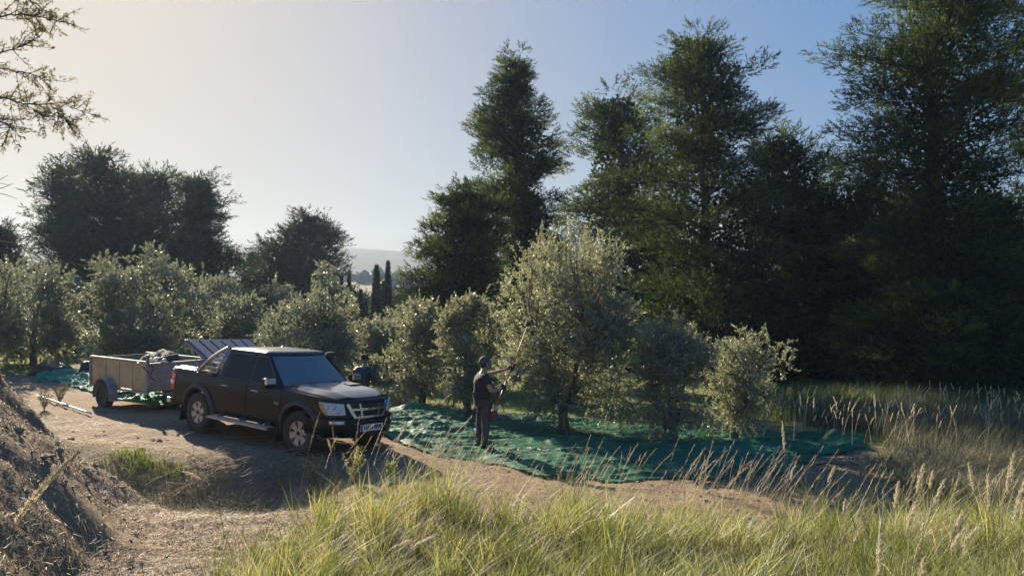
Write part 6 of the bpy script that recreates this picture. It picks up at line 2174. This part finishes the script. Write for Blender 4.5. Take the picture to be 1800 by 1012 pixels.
plume_stalk(905, 1010, 5.2, 938, 899, .08, 'little cream head standing alone in the middle of the tall grass', GSK, .014, .03, nbr=60)
for (bx, by, D, tx, ty, pl, lab, w_) in [
    (1590, 1000, 5.3, 1623, 818, .20, 'seed head leaning right, tallest of the right hand cluster', .026),
    (1560, 1000, 5.3, 1580, 848, .18, 'upright seed head left of the tallest one in the cluster', .026),
    (1612, 1000, 5.2, 1640, 828, .12, 'thin seed head tucked behind the tallest one of the cluster', .018),
    (1600, 1020, 5.1, 1661, 843, .26, 'long seed head leaning right in the right hand cluster', .026),
    (1570, 1000, 5.0, 1612, 880, .18, 'lower broad seed head within the right hand cluster', .024),
    (1478, 1000, 5.2, 1486, 878, .10, 'short seed head standing by itself left of the cluster', .018),
    (1540, 1040, 4.3, 1548, 940, .22, 'fat cream seed head low in front of the cluster', .026),
    (1600, 1060, 3.9, 1625, 982, .16, 'cream seed head cut by the lower edge', .026),
    (1640, 1030, 4.8, 1692, 902, .18, 'seed head rising behind the two level ones', .024),
    (1620, 1040, 4.7, 1727, 918, .20, 'upper of two nearly level seed heads at the right', .022),
    (1610, 1040, 4.6, 1700, 924, .18, 'lower of two nearly level seed heads at the right', .020),
    (1735, 1010, 5.0, 1703, 815, .18, 'seed head leaning left near the right edge', .020),
    (1737, 1010, 5.0, 1738, 834, .24, 'straight seed head near the right edge', .024),
    (1750, 1010, 5.0, 1782, 798, .26, 'tallest seed head near the right edge, leaning right', .026),
    (1755, 1010, 4.7, 1802, 840, .30, 'long seed head touching the right edge', .024),
    (1785, 1020, 4.7, 1799, 880, .12, 'small seed head at the right edge under the long one', .018)]:
    plume_stalk(bx, by, D, tx, ty, pl, lab, GSK, w_, .04, nbr=170)
# seed heads along the far grass, against the dark pines: too many and too small to tell apart
def far_heads():
    n = 260
    X = rg.uniform(5.2, 12.5, n); Y = rg.uniform(14.5, 19, n)
    k = X < .74 * Y; X, Y = X[k], Y[k]; n = len(X)
    ht = rg.uniform(.6, 1.05, n)
    v, q, t, idx = blades(X, Y, ht, .35, np.full(n, .010), 5, rg, (.12, 0), curl=1.2)
    T = v.reshape(n, 11, 3)
    P = []; Dd = []
    for j in range(14):
        u = j / 14
        P.append(T[:, 8] + (T[:, 10] - T[:, 8]) * u); Dd.append(unit(T[:, 10] - T[:, 8]) + rg.normal(size=(n, 3)) * .15)
    P = np.concatenate(P); Dd = np.concatenate(Dd)
    v2, f2, i2 = leaves(P, Dd, .05, .022, False, rg)
    o = link('far_seed_heads', np_mesh('far_seed_heads', np.concatenate([v, v2]), [q, np.concatenate([t, f2 + len(v)])], np.concatenate([np.full(len(v), .2), rg.random(len(v2))])), None, M['plume']); tag(o, kind='stuff')
far_heads()

# small leafy weeds
def weed(px, py, h, r_, label, nst=9, mat='brush'):
    c = hit(px, py)
    root = empty('weed', c); tag(root, label, 'weed', 'weeds on the verge')
    w = Wood(); P = []; Dd = []
    for k in range(nst):
        a = rg.uniform(0, 6.3); e = np.array([math.cos(a) * r_ * rg.uniform(.2, 1), math.sin(a) * r_ * rg.uniform(.2, 1), h * rg.uniform(.6, 1)])
        cv = curve((0, 0, -.02), e, (0, 0, .05 * h), 6, .006, rg); w.tube(cv, np.linspace(.004, .0015, 6), 3)
        m_ = 34; t = rg.uniform(.2, 1, m_) * 5; i0 = np.minimum(t.astype(int), 4)
        P.append(cv[i0] + (cv[i0 + 1] - cv[i0]) * (t - i0)[:, None]); Dd.append(rg.normal(size=(m_, 3)) + np.array([0, 0, .8]))
    P = np.concatenate(P); Dd = np.concatenate(Dd)
    v, f, idx = leaves(P, Dd, .05, .014, True, rg)
    link('leaf_mass', np_mesh('leaf_mass', v, [f], rg.random(len(P))[idx]), root, M[mat])
    link('stem', w.mesh('stem'), root, M['olive_bark'])
weed(105, 708, .48, .30, 'bushy weed standing on the verge behind the white pipe', 16)
weed(78, 722, .42, .22, 'smaller weed left of the bushy one on the verge', 12)
weed(620, 852, .55, .20, 'green reed tuft right below the number plate', 12, 'grass')
weed(688, 855, .42, .14, 'small bright reed tuft at the near edge of the net', 10, 'grass_green')
weed(548, 868, .60, .22, 'sparse reed tuft below the front wheel of the pickup', 12, 'grass')
